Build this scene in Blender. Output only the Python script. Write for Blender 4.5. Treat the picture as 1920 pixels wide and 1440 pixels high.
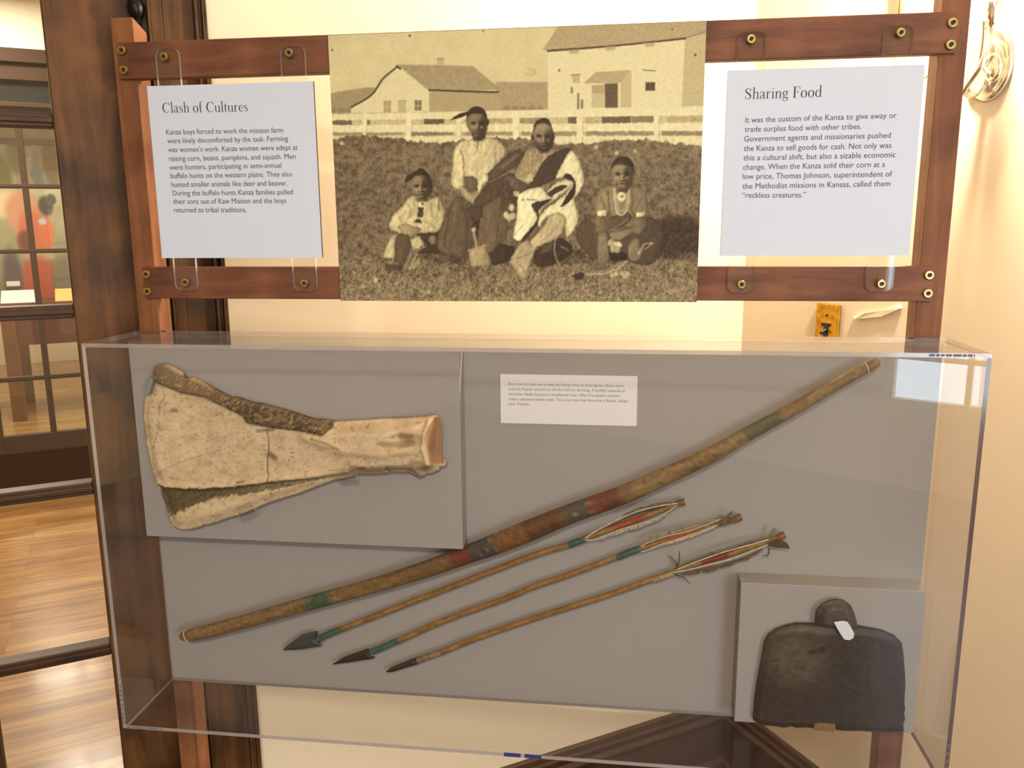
import bpy, bmesh, math, random
import numpy as np
from mathutils import Vector, Matrix

for o in list(bpy.data.objects):
    bpy.data.objects.remove(o)
SC = bpy.context.scene
COL = SC.collection
rnd = random.Random(7)

# ------------------------------------------------------------------ camera
F_PX = 1541.28                                   # focal length for a 1920 px wide frame
CAM = np.array([0.7856, -1.2878, 1.5381])
YAW, PITCH, ROLL = 0.12726, -0.19256, -0.00766


def cam_axes():
    cy, sy, cp, sp = math.cos(YAW), math.sin(YAW), math.cos(PITCH), math.sin(PITCH)
    r = np.array([cy, sy, 0.0]); f = np.array([-sy * cp, cy * cp, sp]); u = np.cross(r, f)
    c, s = math.cos(ROLL), math.sin(ROLL)
    return np.array([c * r + s * u, -s * r + c * u, f])


AX = cam_axes()
cd = bpy.data.cameras.new('camera')
cam = bpy.data.objects.new('camera', cd)
COL.objects.link(cam)
cam.matrix_world = Matrix(((AX[0][0], AX[1][0], -AX[2][0], CAM[0]), (AX[0][1], AX[1][1], -AX[2][1], CAM[1]),
                           (AX[0][2], AX[1][2], -AX[2][2], CAM[2]), (0, 0, 0, 1)))
cd.sensor_width = 36.0
cd.lens = F_PX / 1920 * 36
cd.clip_start = 0.02
SC.camera = cam

# ------------------------------------------------------------------ world, exposure
w = bpy.data.worlds.new('world')
SC.world = w
w.use_nodes = True
w.node_tree.nodes['Background'].inputs[0].default_value = (0.75, 0.86, 1.0, 1)
w.node_tree.nodes['Background'].inputs[1].default_value = 0.3
SC.view_settings.view_transform = 'Standard'
SC.view_settings.look = 'None'
SC.view_settings.exposure = 0.0
SC.view_settings.gamma = 1.0
SC.view_settings.use_curve_mapping = False
SC.cycles.use_denoising = True
SC.cycles.max_bounces = 10
SC.cycles.diffuse_bounces = 5
SC.cycles.transparent_max_bounces = 24
SC.cycles.caustics_reflective = False
SC.cycles.caustics_refractive = False
SC.cycles.sample_clamp_indirect = 6.0


# ------------------------------------------------------------------ rays and frames
def ray(u, v):
    return AX.T @ np.array([(u - 960) / F_PX, -(v - 720) / F_PX, 1.0])


def on_y(u, v, y):
    d = ray(u, v)
    return CAM + d * (y - CAM[1]) / d[1]


def on_z(u, v, z):
    d = ray(u, v)
    return CAM + d * (z - CAM[2]) / d[2]


# corner of the two walls; wall frame (s along the back wall, n behind it, z up)
ZB = 0.21
KC = on_z(1360, 1305, ZB); KC[2] = 0.0
ANG = math.radians(33.0)
DA = np.array([math.cos(ANG), math.sin(ANG), 0.0]); NA = np.array([-DA[1], DA[0], 0.0])


def on_n(u, v, n):                                # point on a plane parallel to the back wall -> (s, n, z)
    d = ray(u, v); P0 = KC + NA * n
    X = CAM + d * (NA @ (P0 - CAM)) / (NA @ d)
    return np.array([(X - KC) @ DA, n, X[2]])


def on_s(u, v, s):                                # point on a plane parallel to the right wall -> (s, n, z)
    d = ray(u, v); P0 = KC + DA * s
    X = CAM + d * (DA @ (P0 - CAM)) / (DA @ d)
    return np.array([s, (X - KC) @ NA, X[2]])


def A2W(p):
    return KC + DA * p[0] + NA * p[1] + np.array([0, 0, p[2]])


def lamp(name, kind, loc, energy, color, size=0.1, size_y=None, target=None):
    ld = bpy.data.lights.new(name, kind)
    ld.energy = energy; ld.color = color
    if kind == 'AREA':
        ld.shape = 'RECTANGLE' if size_y else 'DISK'
        ld.size = size
        if size_y: ld.size_y = size_y
    elif kind in ('POINT', 'SPOT'):
        ld.shadow_soft_size = size
    o = bpy.data.objects.new(name, ld)
    o.location = [float(c) for c in loc]
    if target is not None:
        o.rotation_euler = (Vector(target) - Vector(loc)).to_track_quat('-Z', 'Y').to_euler()
    COL.objects.link(o)
    return o


# ------------------------------------------------------------------ large lights
NR = -4.75                                        # rear wall of the gallery (behind the photographer)
WIN = (-1.62, -0.30, 0.47, 2.25)                  # its window: s0, s1, z0, z1
wc = A2W((0.5 * (WIN[0] + WIN[1]), NR - 0.22, 0.5 * (WIN[2] + WIN[3])))
lamp('daylight', 'AREA', wc, 95, (0.72, 0.86, 1.0), WIN[1] - WIN[0], WIN[3] - WIN[2], wc + NA)
lamp('ceiling_lamp_light', 'AREA', A2W((-2.3, -2.9, 2.72)), 84, (1.0, 0.89, 0.76), 0.5, None, A2W((-2.3, -2.9, 0)))
lamp('hall_light', 'AREA', A2W((-2.1, 2.9, 2.7)), 58, (1.0, 0.86, 0.68), 0.5, None, A2W((-2.1, 2.9, 0)))
lamp('far_room_light', 'AREA', A2W((-2.0, 5.0, 2.7)), 52, (1.0, 0.90, 0.76), 0.6, None, A2W((-2.0, 5.0, 0)))
lamp('far_room_back_light', 'AREA', A2W((-2.2, 6.9, 2.7)), 38, (1.0, 0.88, 0.70), 0.6, None, A2W((-2.2, 6.9, 0)))


# ------------------------------------------------------------------ materials
def lin(c):
    return [((x / 255) / 12.92 if x / 255 <= 0.04045 else ((x / 255 + 0.055) / 1.055) ** 2.4) for x in c]


def rgba(c):
    return (*lin(c), 1.0)


def new_mat(name):
    m = bpy.data.materials.new(name); m.use_nodes = True
    nt = m.node_tree; nt.nodes.clear()
    out = nt.nodes.new('ShaderNodeOutputMaterial')
    return m, nt, out


def principled(name, color, rough=0.5, metal=0.0, spec=0.5, coat=0.0, noise=None, bump=None, emit=None):
    """noise=(scale, color2, detail)  bump=(scale, strength)"""
    m, nt, out = new_mat(name)
    b = nt.nodes.new('ShaderNodeBsdfPrincipled')
    b.inputs['Base Color'].default_value = rgba(color)
    b.inputs['Roughness'].default_value = rough
    b.inputs['Metallic'].default_value = metal
    b.inputs['Specular IOR Level'].default_value = spec
    b.inputs['Coat Weight'].default_value = coat
    nt.links.new(b.outputs[0], out.inputs[0])
    tc = nt.nodes.new('ShaderNodeTexCoord')
    if noise:
        n = nt.nodes.new('ShaderNodeTexNoise'); n.inputs['Scale'].default_value = noise[0]
        n.inputs['Detail'].default_value = noise[2]
        r = nt.nodes.new('ShaderNodeValToRGB')
        r.color_ramp.elements[0].position = 0.35; r.color_ramp.elements[0].color = rgba(color)
        r.color_ramp.elements[1].position = 0.68; r.color_ramp.elements[1].color = rgba(noise[1])
        nt.links.new(tc.outputs['Object'], n.inputs['Vector']); nt.links.new(n.outputs['Fac'], r.inputs[0])
        nt.links.new(r.outputs[0], b.inputs['Base Color'])
    if bump:
        n2 = nt.nodes.new('ShaderNodeTexNoise'); n2.inputs['Scale'].default_value = bump[0]
        n2.inputs['Detail'].default_value = 4
        bp = nt.nodes.new('ShaderNodeBump'); bp.inputs['Strength'].default_value = bump[1]
        bp.inputs['Distance'].default_value = 0.002
        nt.links.new(tc.outputs['Object'], n2.inputs['Vector']); nt.links.new(n2.outputs['Fac'], bp.inputs['Height'])
        nt.links.new(bp.outputs[0], b.inputs['Normal'])
    if emit:
        b.inputs['Emission Color'].default_value = (*emit[0], 1); b.inputs['Emission Strength'].default_value = emit[1]
    return m


def wood(name, light, dark, axis, rough=0.45, scale=1.0, coat=0.0, contrast=(0.32, 0.7), spec=0.5):
    """long streaky grain running along axis 0/1/2 of the object"""
    m, nt, out = new_mat(name)
    b = nt.nodes.new('ShaderNodeBsdfPrincipled')
    b.inputs['Roughness'].default_value = rough
    b.inputs['Coat Weight'].default_value = coat
    b.inputs['Specular IOR Level'].default_value = spec
    nt.links.new(b.outputs[0], out.inputs[0])
    tc = nt.nodes.new('ShaderNodeTexCoord'); mp = nt.nodes.new('ShaderNodeMapping')
    sc = [34.0 * scale] * 3; sc[axis] = 3.2 * scale
    mp.inputs['Scale'].default_value = sc
    nt.links.new(tc.outputs['Object'], mp.inputs['Vector'])
    n1 = nt.nodes.new('ShaderNodeTexNoise'); n1.inputs['Scale'].default_value = 1.0
    n1.inputs['Detail'].default_value = 7; n1.inputs['Roughness'].default_value = 0.62; n1.inputs['Distortion'].default_value = 1.3
    nt.links.new(mp.outputs[0], n1.inputs['Vector'])
    n2 = nt.nodes.new('ShaderNodeTexNoise'); n2.inputs['Scale'].default_value = 9.0; n2.inputs['Detail'].default_value = 3
    nt.links.new(tc.outputs['Object'], n2.inputs['Vector'])
    mx = nt.nodes.new('ShaderNodeMath'); mx.operation = 'MULTIPLY_ADD'
    mx.inputs[1].default_value = 0.45; nt.links.new(n2.outputs['Fac'], mx.inputs[0])
    m3 = nt.nodes.new('ShaderNodeMath'); m3.operation = 'MULTIPLY'; m3.inputs[1].default_value = 0.55
    nt.links.new(n1.outputs['Fac'], m3.inputs[0]); nt.links.new(m3.outputs[0], mx.inputs[2])
    r = nt.nodes.new('ShaderNodeValToRGB')
    r.color_ramp.elements[0].position = contrast[0]; r.color_ramp.elements[0].color = rgba(dark)
    r.color_ramp.elements[1].position = contrast[1]; r.color_ramp.elements[1].color = rgba(light)
    nt.links.new(mx.outputs[0], r.inputs[0]); nt.links.new(r.outputs[0], b.inputs['Base Color'])
    bp = nt.nodes.new('ShaderNodeBump'); bp.inputs['Strength'].default_value = 0.15; bp.inputs['Distance'].default_value = 0.001
    nt.links.new(n1.outputs['Fac'], bp.inputs['Height']); nt.links.new(bp.outputs[0], b.inputs['Normal'])
    return m


def planks(name, c1, c2, mortar, rough, width=0.07, length=1.1, coat=0.3):
    m, nt, out = new_mat(name)
    b = nt.nodes.new('ShaderNodeBsdfPrincipled'); b.inputs['Roughness'].default_value = rough
    b.inputs['Coat Weight'].default_value = coat; b.inputs['Coat Roughness'].default_value = 0.12
    nt.links.new(b.outputs[0], out.inputs[0])
    tc = nt.nodes.new('ShaderNodeTexCoord')
    br = nt.nodes.new('ShaderNodeTexBrick')
    br.inputs['Scale'].default_value = 1.0; br.inputs['Brick Width'].default_value = length
    br.inputs['Row Height'].default_value = width; br.inputs['Mortar Size'].default_value = 0.0007
    br.offset = 0.37; br.offset_frequency = 3
    br.inputs['Color1'].default_value = rgba(c1); br.inputs['Color2'].default_value = rgba(c2)
    br.inputs['Mortar'].default_value = rgba(mortar)
    nt.links.new(tc.outputs['Object'], br.inputs['Vector'])
    mp = nt.nodes.new('ShaderNodeMapping'); mp.inputs['Scale'].default_value = (2.5, 38, 1)
    nt.links.new(tc.outputs['Object'], mp.inputs['Vector'])
    n1 = nt.nodes.new('ShaderNodeTexNoise'); n1.inputs['Scale'].default_value = 1; n1.inputs['Detail'].default_value = 6
    n1.inputs['Distortion'].default_value = 0.8
    nt.links.new(mp.outputs[0], n1.inputs['Vector'])
    r = nt.nodes.new('ShaderNodeValToRGB')
    r.color_ramp.elements[0].position = 0.3; r.color_ramp.elements[0].color = (0.42, 0.33, 0.25, 1)
    r.color_ramp.elements[1].position = 0.65; r.color_ramp.elements[1].color = (1, 1, 1, 1)
    nt.links.new(n1.outputs['Fac'], r.inputs[0])
    mx = nt.nodes.new('ShaderNodeMixRGB'); mx.blend_type = 'MULTIPLY'; mx.inputs[0].default_value = 0.8
    nt.links.new(br.outputs['Color'], mx.inputs[1]); nt.links.new(r.outputs[0], mx.inputs[2])
    nt.links.new(mx.outputs[0], b.inputs['Base Color'])
    return m


def clear(name, tint=(1, 1, 1), f0=0.04, rough=0.0, haze=0.0):
    """thin clear sheet: Schlick mix of straight-through and mirror reflection, with a little milky haze"""
    m, nt, out = new_mat(name)
    ge = nt.nodes.new('ShaderNodeNewGeometry')
    dp = nt.nodes.new('ShaderNodeVectorMath'); dp.operation = 'DOT_PRODUCT'
    nt.links.new(ge.outputs['Normal'], dp.inputs[0]); nt.links.new(ge.outputs['Incoming'], dp.inputs[1])
    ab = nt.nodes.new('ShaderNodeMath'); ab.operation = 'ABSOLUTE'; nt.links.new(dp.outputs['Value'], ab.inputs[0])
    om = nt.nodes.new('ShaderNodeMath'); om.operation = 'SUBTRACT'; om.inputs[0].default_value = 1.0
    nt.links.new(ab.outputs[0], om.inputs[1])
    pw = nt.nodes.new('ShaderNodeMath'); pw.operation = 'POWER'; pw.inputs[1].default_value = 5.0
    nt.links.new(om.outputs[0], pw.inputs[0])
    ma = nt.nodes.new('ShaderNodeMath'); ma.operation = 'MULTIPLY_ADD'; ma.inputs[1].default_value = 1 - f0; ma.inputs[2].default_value = f0
    nt.links.new(pw.outputs[0], ma.inputs[0])
    tr = nt.nodes.new('ShaderNodeBsdfTransparent'); tr.inputs[0].default_value = (*tint, 1)
    gl = nt.nodes.new('ShaderNodeBsdfGlossy'); gl.inputs['Roughness'].default_value = rough
    mx = nt.nodes.new('ShaderNodeMixShader')
    nt.links.new(ma.outputs[0], mx.inputs[0]); nt.links.new(tr.outputs[0], mx.inputs[1]); nt.links.new(gl.outputs[0], mx.inputs[2])
    last = mx
    if haze:
        df = nt.nodes.new('ShaderNodeBsdfDiffuse'); df.inputs[0].default_value = (0.8, 0.8, 0.8, 1)
        m2 = nt.nodes.new('ShaderNodeMixShader'); m2.inputs[0].default_value = haze
        nt.links.new(mx.outputs[0], m2.inputs[1]); nt.links.new(df.outputs[0], m2.inputs[2]); last = m2
    nt.links.new(last.outputs[0], out.inputs[0])
    return m


def acrylic_edge(name, dif=(0.62, 0.57, 0.56), t=0.35, g=0.35):  # light caught inside the cut edges is mixed into their colour
    m, nt, out = new_mat(name)
    tr = nt.nodes.new('ShaderNodeBsdfTransparent'); tr.inputs[0].default_value = (0.8, 0.76, 0.78, 1)
    df = nt.nodes.new('ShaderNodeBsdfDiffuse'); df.inputs[0].default_value = (*dif, 1)
    gl = nt.nodes.new('ShaderNodeBsdfGlossy'); gl.inputs['Roughness'].default_value = 0.12
    m1 = nt.nodes.new('ShaderNodeMixShader'); m1.inputs[0].default_value = t
    m2 = nt.nodes.new('ShaderNodeMixShader'); m2.inputs[0].default_value = g
    nt.links.new(df.outputs[0], m1.inputs[1]); nt.links.new(tr.outputs[0], m1.inputs[2])
    nt.links.new(m1.outputs[0], m2.inputs[1]); nt.links.new(gl.outputs[0], m2.inputs[2])
    nt.links.new(m2.outputs[0], out.inputs[0])
    return m


def vcol(name, rough=0.7, spec=0.3, metal=0.0, fine=None, bump=None):
    """colour from the 'col' attribute times an optional fine speckle"""
    m, nt, out = new_mat(name)
    b = nt.nodes.new('ShaderNodeBsdfPrincipled'); b.inputs['Roughness'].default_value = rough
    b.inputs['Specular IOR Level'].default_value = spec; b.inputs['Metallic'].default_value = metal
    at = nt.nodes.new('ShaderNodeAttribute'); at.attribute_name = 'col'
    nt.links.new(b.outputs[0], out.inputs[0])
    src = at.outputs['Color']
    tc = nt.nodes.new('ShaderNodeTexCoord')
    if fine:
        n = nt.nodes.new('ShaderNodeTexNoise'); n.inputs['Scale'].default_value = fine[0]; n.inputs['Detail'].default_value = 5
        nt.links.new(tc.outputs['Object'], n.inputs['Vector'])
        r = nt.nodes.new('ShaderNodeValToRGB')
        r.color_ramp.elements[0].position = 0.3; r.color_ramp.elements[0].color = (fine[1],) * 3 + (1,)
        r.color_ramp.elements[1].position = 0.62; r.color_ramp.elements[1].color = (1, 1, 1, 1)
        nt.links.new(n.outputs['Fac'], r.inputs[0])
        mx = nt.nodes.new('ShaderNodeMixRGB'); mx.blend_type = 'MULTIPLY'; mx.inputs[0].default_value = 1.0
        nt.links.new(src, mx.inputs[1]); nt.links.new(r.outputs[0], mx.inputs[2]); src = mx.outputs[0]
    if bump:
        n2 = nt.nodes.new('ShaderNodeTexNoise'); n2.inputs['Scale'].default_value = bump[0]; n2.inputs['Detail'].default_value = 5
        nt.links.new(tc.outputs['Object'], n2.inputs['Vector'])
        bp = nt.nodes.new('ShaderNodeBump'); bp.inputs['Strength'].default_value = bump[1]; bp.inputs['Distance'].default_value = 0.002
        nt.links.new(n2.outputs['Fac'], bp.inputs['Height']); nt.links.new(bp.outputs[0], b.inputs['Normal'])
    nt.links.new(src, b.inputs['Base Color'])
    return m


M = {
    'wall': principled('cream_wall_paint', (228, 212, 184), 0.6, spec=0.3, bump=(60, 0.08)),
    'ceiling': principled('white_ceiling_paint', (240, 234, 220), 0.8),
    'hall_wall': principled('hall_wall_paint', (236, 228, 205), 0.7),
    'door': wood('dark_walnut_upright', (106, 70, 33), (52, 33, 14), 2, 0.5, 0.5, contrast=(0.4, 0.62), spec=0.25),
    'door_x': wood('dark_walnut_level', (92, 58, 28), (44, 26, 13), 0, 0.45, 0.6, spec=0.3),
    'base_x': wood('dark_walnut_base', (84, 54, 32), (50, 30, 17), 0, 0.4, 0.6, spec=0.4),
    'base_y': wood('dark_walnut_base_side', (84, 54, 32), (50, 30, 17), 1, 0.4, 0.6, spec=0.4),
    'post': wood('cherry_upright', (158, 103, 68), (106, 63, 39), 2, 0.55, 0.7, contrast=(0.38, 0.62), spec=0.3),
    'rail': wood('cherry_level', (146, 94, 66), (90, 52, 36), 0, 0.55, 0.7, contrast=(0.38, 0.62), spec=0.3),
    'oak': planks('oak_strip_floor', (204, 160, 102), (172, 126, 76), (128, 90, 52), 0.33, length=2.3),
    'dark_floor': planks('dark_stained_floor', (70, 38, 22), (52, 26, 15), (20, 10, 6), 0.4),
    'clear': clear('clear_acrylic', (0.985, 0.98, 0.975), 0.032, 0.0, 0.003),
    'glass': clear('window_glass', (0.97, 0.98, 0.97), 0.05),
    'edge': acrylic_edge('acrylic_cut_edge'),
    'edge_clear': acrylic_edge('acrylic_clear_edge', (0.8, 0.74, 0.66), 0.72, 0.08),
    'edge_dark': acrylic_edge('acrylic_dark_edge', (0.09, 0.05, 0.055), 0.12, 0.06),  # right-hand edge: dark inner reflection put into the colour
    'tab_edge': acrylic_edge('acrylic_strip_edge', (0.8, 0.78, 0.76), 0.45, 0.3),
    'brass': principled('brass_bolt', (196, 172, 112), 0.32, 0.85, noise=(120, (150, 128, 78), 2)),
    'brass_dark': principled('bolt_socket', (58, 46, 28), 0.5, 0.6),
    'board': principled('white_panel_face', (219, 227, 245), 0.55, spec=0.35),
    'board_edge': principled('black_panel_edge', (30, 30, 34), 0.6),
    'ink': principled('printed_ink', (74, 74, 84), 0.6),
    'ink_dark': principled('title_ink', (44, 42, 48), 0.6),
    'ink_faint': principled('card_ink', (118, 116, 126), 0.6),
    'card': principled('white_card', (236, 234, 236), 0.6, spec=0.25),
    'grey': principled('grey_painted_board', (163, 158, 154), 0.75, spec=0.2, bump=(90, 0.05)),
    'white_plastic': principled('white_plastic', (225, 230, 236), 0.35),
    'tan_plastic': principled('tan_clip', (128, 98, 66), 0.4),
    'steel': principled('steel_clip', (150, 165, 175), 0.25, 0.9),
    'gold': principled('old_brass_plate', (206, 158, 40), 0.3, 0.7, noise=(70, (160, 112, 22), 4)),
    'black': principled('black_switch', (22, 18, 14), 0.4),
    'silver': principled('polished_sconce_brass', (246, 240, 226), 0.2, 1.0),
    'candle': principled('ivory_candle_tube', (245, 236, 214), 0.5),
    'bulb': principled('lit_bulb', (255, 240, 210), 0.3, emit=((1.0, 0.86, 0.62), 30.0)),
    'cord': principled('brown_cord', (150, 112, 66), 0.5),
    'iron_black': principled('black_iron', (26, 22, 18), 0.35, 0.6),
    'blue': principled('blue_film', (52, 62, 120), 0.35),
    'purple': principled('purple_fleck', (86, 78, 120), 0.4),
    'print': vcol('sepia_print', 0.55, 0.25),
    'bone': vcol('old_bone', 0.8, 0.2, fine=(55, 0.84), bump=(130, 0.35)),
    'stave': vcol('bow_wood', 0.55, 0.35, fine=(120, 0.6), bump=(110, 0.3)),
    'feather': vcol('feather_vane', 0.8, 0.2),
    'iron': vcol('rusted_iron', 0.5, 0.4, 0.15, fine=(70, 0.75), bump=(90, 0.25)),
    'paint': vcol('painted_canvas', 0.6, 0.25),
    'paper': principled('white_paper', (245, 243, 236), 0.7),
    'paper_yellow': principled('yellow_paper', (236, 196, 110), 0.7),
    'far_wood': principled('far_door_wood', (58, 38, 21), 0.6, spec=0.2),
    'maple': wood('orange_table_wood', (128, 78, 38), (84, 48, 22), 0, 0.4, 0.6),
}


# ------------------------------------------------------------------ mesh building
class MB:
    def __init__(s): s.v = []; s.f = []; s.m = []

    def add(s, vs, fs, mi=0):
        k = len(s.v); s.v += [tuple(float(c) for c in p) for p in vs]
        for i, f in enumerate(fs):
            s.f.append(tuple(k + j for j in f)); s.m.append(mi[i] if isinstance(mi, (list, tuple)) else mi)
        return s

    def box(s, x0, x1, y0, y1, z0, z1, mi=0):
        """mi may be a 6-list: bottom, top, front(-y), right(+x), back(+y), left(-x)"""
        vs = [(x0, y0, z0), (x1, y0, z0), (x1, y1, z0), (x0, y1, z0), (x0, y0, z1), (x1, y0, z1), (x1, y1, z1), (x0, y1, z1)]
        return s.add(vs, [(0, 3, 2, 1), (4, 5, 6, 7), (0, 1, 5, 4), (1, 2, 6, 5), (2, 3, 7, 6), (3, 0, 4, 7)], mi)

    def slab(s, pts, d, mi=0, side=0):
        """polygon (3D points, seen counter-clockwise from the front) given thickness by vector d (towards the back)"""
        n = len(pts); d = np.array(d, float)
        vs = [np.array(p, float) for p in pts] + [np.array(p, float) + d for p in pts]
        fs = [tuple(range(n)), tuple(range(2 * n - 1, n - 1, -1))]
        ms = [mi, mi]
        for i in range(n):
            j = (i + 1) % n; fs.append((j, i, n + i, n + j)); ms.append(side)
        return s.add(vs, fs, ms)

    def tube(s, pts, radii, seg=10, cap=True, mi=0, flat=1.0):
        pts = [np.array(p, float) for p in pts]; n = len(pts)
        if not hasattr(radii, '__len__'): radii = [radii] * n
        k = len(s.v); ref = None
        for i in range(n):
            t = pts[min(i + 1, n - 1)] - pts[max(i - 1, 0)]; t = t / (np.linalg.norm(t) + 1e-12)
            if ref is None:
                ref = np.array([0, 1.0, 0]) if abs(t[1]) < 0.9 else np.array([1.0, 0, 0])
            a = ref - t * (ref @ t); a /= np.linalg.norm(a); ref = a; b = np.cross(t, a)
            for j in range(seg):
                th = 2 * math.pi * j / seg
                s.v.append(tuple(pts[i] + radii[i] * (flat * math.cos(th) * a + math.sin(th) * b)))
        for i in range(n - 1):
            for j in range(seg):
                j2 = (j + 1) % seg
                s.f.append((k + i * seg + j, k + i * seg + j2, k + (i + 1) * seg + j2, k + (i + 1) * seg + j)); s.m.append(mi)
        if cap:
            s.f.append(tuple(k + j for j in range(seg - 1, -1, -1))); s.m.append(mi)
            s.f.append(tuple(k + (n - 1) * seg + j for j in range(seg))); s.m.append(mi)
        return s

    def lathe(s, c, axis, prof, seg=20, mi=0, sx=1.0):
        """prof = [(radius, height along axis)]"""
        c = np.array(c, float); axis = np.array(axis, float); axis /= np.linalg.norm(axis)
        a = np.cross(axis, [0, 0, 1.0]) if abs(axis[2]) < 0.9 else np.array([1.0, 0, 0]); a /= np.linalg.norm(a); b = np.cross(axis, a)
        k = len(s.v); n = len(prof)
        for r, h in prof:
            for j in range(seg):
                th = 2 * math.pi * j / seg
                s.v.append(tuple(c + axis * h + r * (sx * math.cos(th) * a + math.sin(th) * b)))
        for i in range(n - 1):
            for j in range(seg):
                j2 = (j + 1) % seg
                s.f.append((k + i * seg + j, k + i * seg + j2, k + (i + 1) * seg + j2, k + (i + 1) * seg + j)); s.m.append(mi)
        s.f.append(tuple(k + j for j in range(seg - 1, -1, -1))); s.m.append(mi)
        s.f.append(tuple(k + (n - 1) * seg + j for j in range(seg))); s.m.append(mi)
        return s


ORG = {}                                          # origin of every object in its frame


def mesh_obj(name, verts, faces, mats, parent=None, mis=None, cols=None, frame='W', base=None, smooth=False, bevel=0.0):
    verts = np.array(verts, float)
    if parent is not None:
        org = ORG[parent.name]
        loc = verts.min(0) * 0.5 + verts.max(0) * 0.5
    else:
        org = np.zeros(3)
        lo, hi = verts.min(0), verts.max(0)
        loc = np.array(base if base is not None else (0.5 * (lo[0] + hi[0]), 0.5 * (lo[1] + hi[1]), lo[2]))
    me = bpy.data.meshes.new(name)
    me.from_pydata((verts - loc).tolist(), [], [tuple(f) for f in faces])
    for m in (mats if isinstance(mats, (list, tuple)) else [mats]): me.materials.append(m)
    if mis is not None and any(mis): me.polygons.foreach_set('material_index', np.array(mis, dtype=np.int32))
    if cols is not None:
        at = me.attributes.new('col', 'FLOAT_COLOR', 'POINT')
        c4 = np.ones((len(verts), 4), np.float32); c4[:, :3] = cols
        at.data.foreach_set('color', c4.ravel())
    if smooth: me.polygons.foreach_set('use_smooth', np.ones(len(me.polygons), dtype=bool))
    me.update()
    o = bpy.data.objects.new(name, me); COL.objects.link(o)
    ORG[o.name] = loc
    if parent is not None:
        o.parent = parent; o.location = loc - org
    else:
        if frame == 'A':
            o.location = A2W(loc); o.rotation_euler = (0, 0, ANG)
        else:
            o.location = loc
    if bevel:
        b = o.modifiers.new('bevel', 'BEVEL'); b.width = bevel; b.segments = 2; b.limit_method = 'ANGLE'
    return o


def obj(name, mb, mats, parent=None, **k):
    return mesh_obj(name, mb.v, mb.f, mats, parent, mis=mb.m, **k)


def tag(o, label, cat, group=None):
    o['label'] = label; o['category'] = cat
    if group: o['group'] = group
    return o


def struct(o):
    o['kind'] = 'structure'; return o


def thing(name, label, cat, base, frame='W', group=None):
    o = bpy.data.objects.new(name, None); COL.objects.link(o); o.empty_display_size = 0.05
    base = np.array(base, float); ORG[o.name] = base
    if frame == 'A':
        o.location = A2W(base); o.rotation_euler = (0, 0, ANG)
    else:
        o.location = base
    return tag(o, label, cat, group)


# ------------------------------------------------------------------ 2D helpers: noise, polygon fill, relief
def vnoise(x, y, seed=0):
    xi = np.floor(x).astype(np.int64); yi = np.floor(y).astype(np.int64); fx = x - xi; fy = y - yi
    fx = fx * fx * (3 - 2 * fx); fy = fy * fy * (3 - 2 * fy)

    def h(a, b):
        n = (a * 374761393 + b * 668265263 + seed * 1442695041) & 0x7fffffff
        n = ((n ^ (n >> 13)) * 1274126177) & 0x7fffffff
        return ((n ^ (n >> 16)) & 0xffff) / 65535.0
    return (h(xi, yi) * (1 - fx) + h(xi + 1, yi) * fx) * (1 - fy) + (h(xi, yi + 1) * (1 - fx) + h(xi + 1, yi + 1) * fx) * fy


def fbm(x, y, seed=0, oct=4):
    t = 0; a = 0.5; s = 0
    for i in range(oct):
        t = t + a * vnoise(x * 2 ** i, y * 2 ** i, seed + i * 17); s += a; a *= 0.55
    return t / s


def inside(px, py, poly):
    P = np.array(poly, float); r = np.zeros(px.shape, bool)
    for i in range(len(P)):
        x0, y0 = P[i - 1]; x1, y1 = P[i]
        if y0 == y1: continue
        c = ((y0 > py) != (y1 > py)) & (px < (x1 - x0) * (py - y0) / (y1 - y0) + x0)
        r ^= c
    return r


def nearest(px, py, poly, closed=True):
    P = np.array(poly, float); best = np.full(px.shape, 1e9); bx = px.copy(); by = py.copy()
    for i in range(0 if closed else 1, len(P)):
        a, b = P[i - 1], P[i]; d = b - a; L = d @ d
        t = np.clip(((px - a[0]) * d[0] + (py - a[1]) * d[1]) / (L + 1e-12), 0, 1)
        qx, qy = a[0] + t * d[0], a[1] + t * d[1]; dd = np.hypot(px - qx, py - qy)
        k = dd < best; best = np.where(k, dd, best); bx = np.where(k, qx, bx); by = np.where(k, qy, by)
    return best, bx, by


def smooth01(x): x = np.clip(x, 0, 1); return x * x * (3 - 2 * x)


def catmull(pts, n=8):
    P = [np.array(p, float) for p in pts]; P = [2 * P[0] - P[1]] + P + [2 * P[-1] - P[-2]]; out = []
    for i in range(1, len(P) - 2):
        for k in range(n):
            t = k / n; a, b, c, d = P[i - 1:i + 3]
            out.append(0.5 * (2 * b + (c - a) * t + (2 * a - 5 * b + 4 * c - d) * t * t + (3 * b - a - 3 * c + d) * t ** 3))
    out.append(P[-2]); return out


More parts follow.
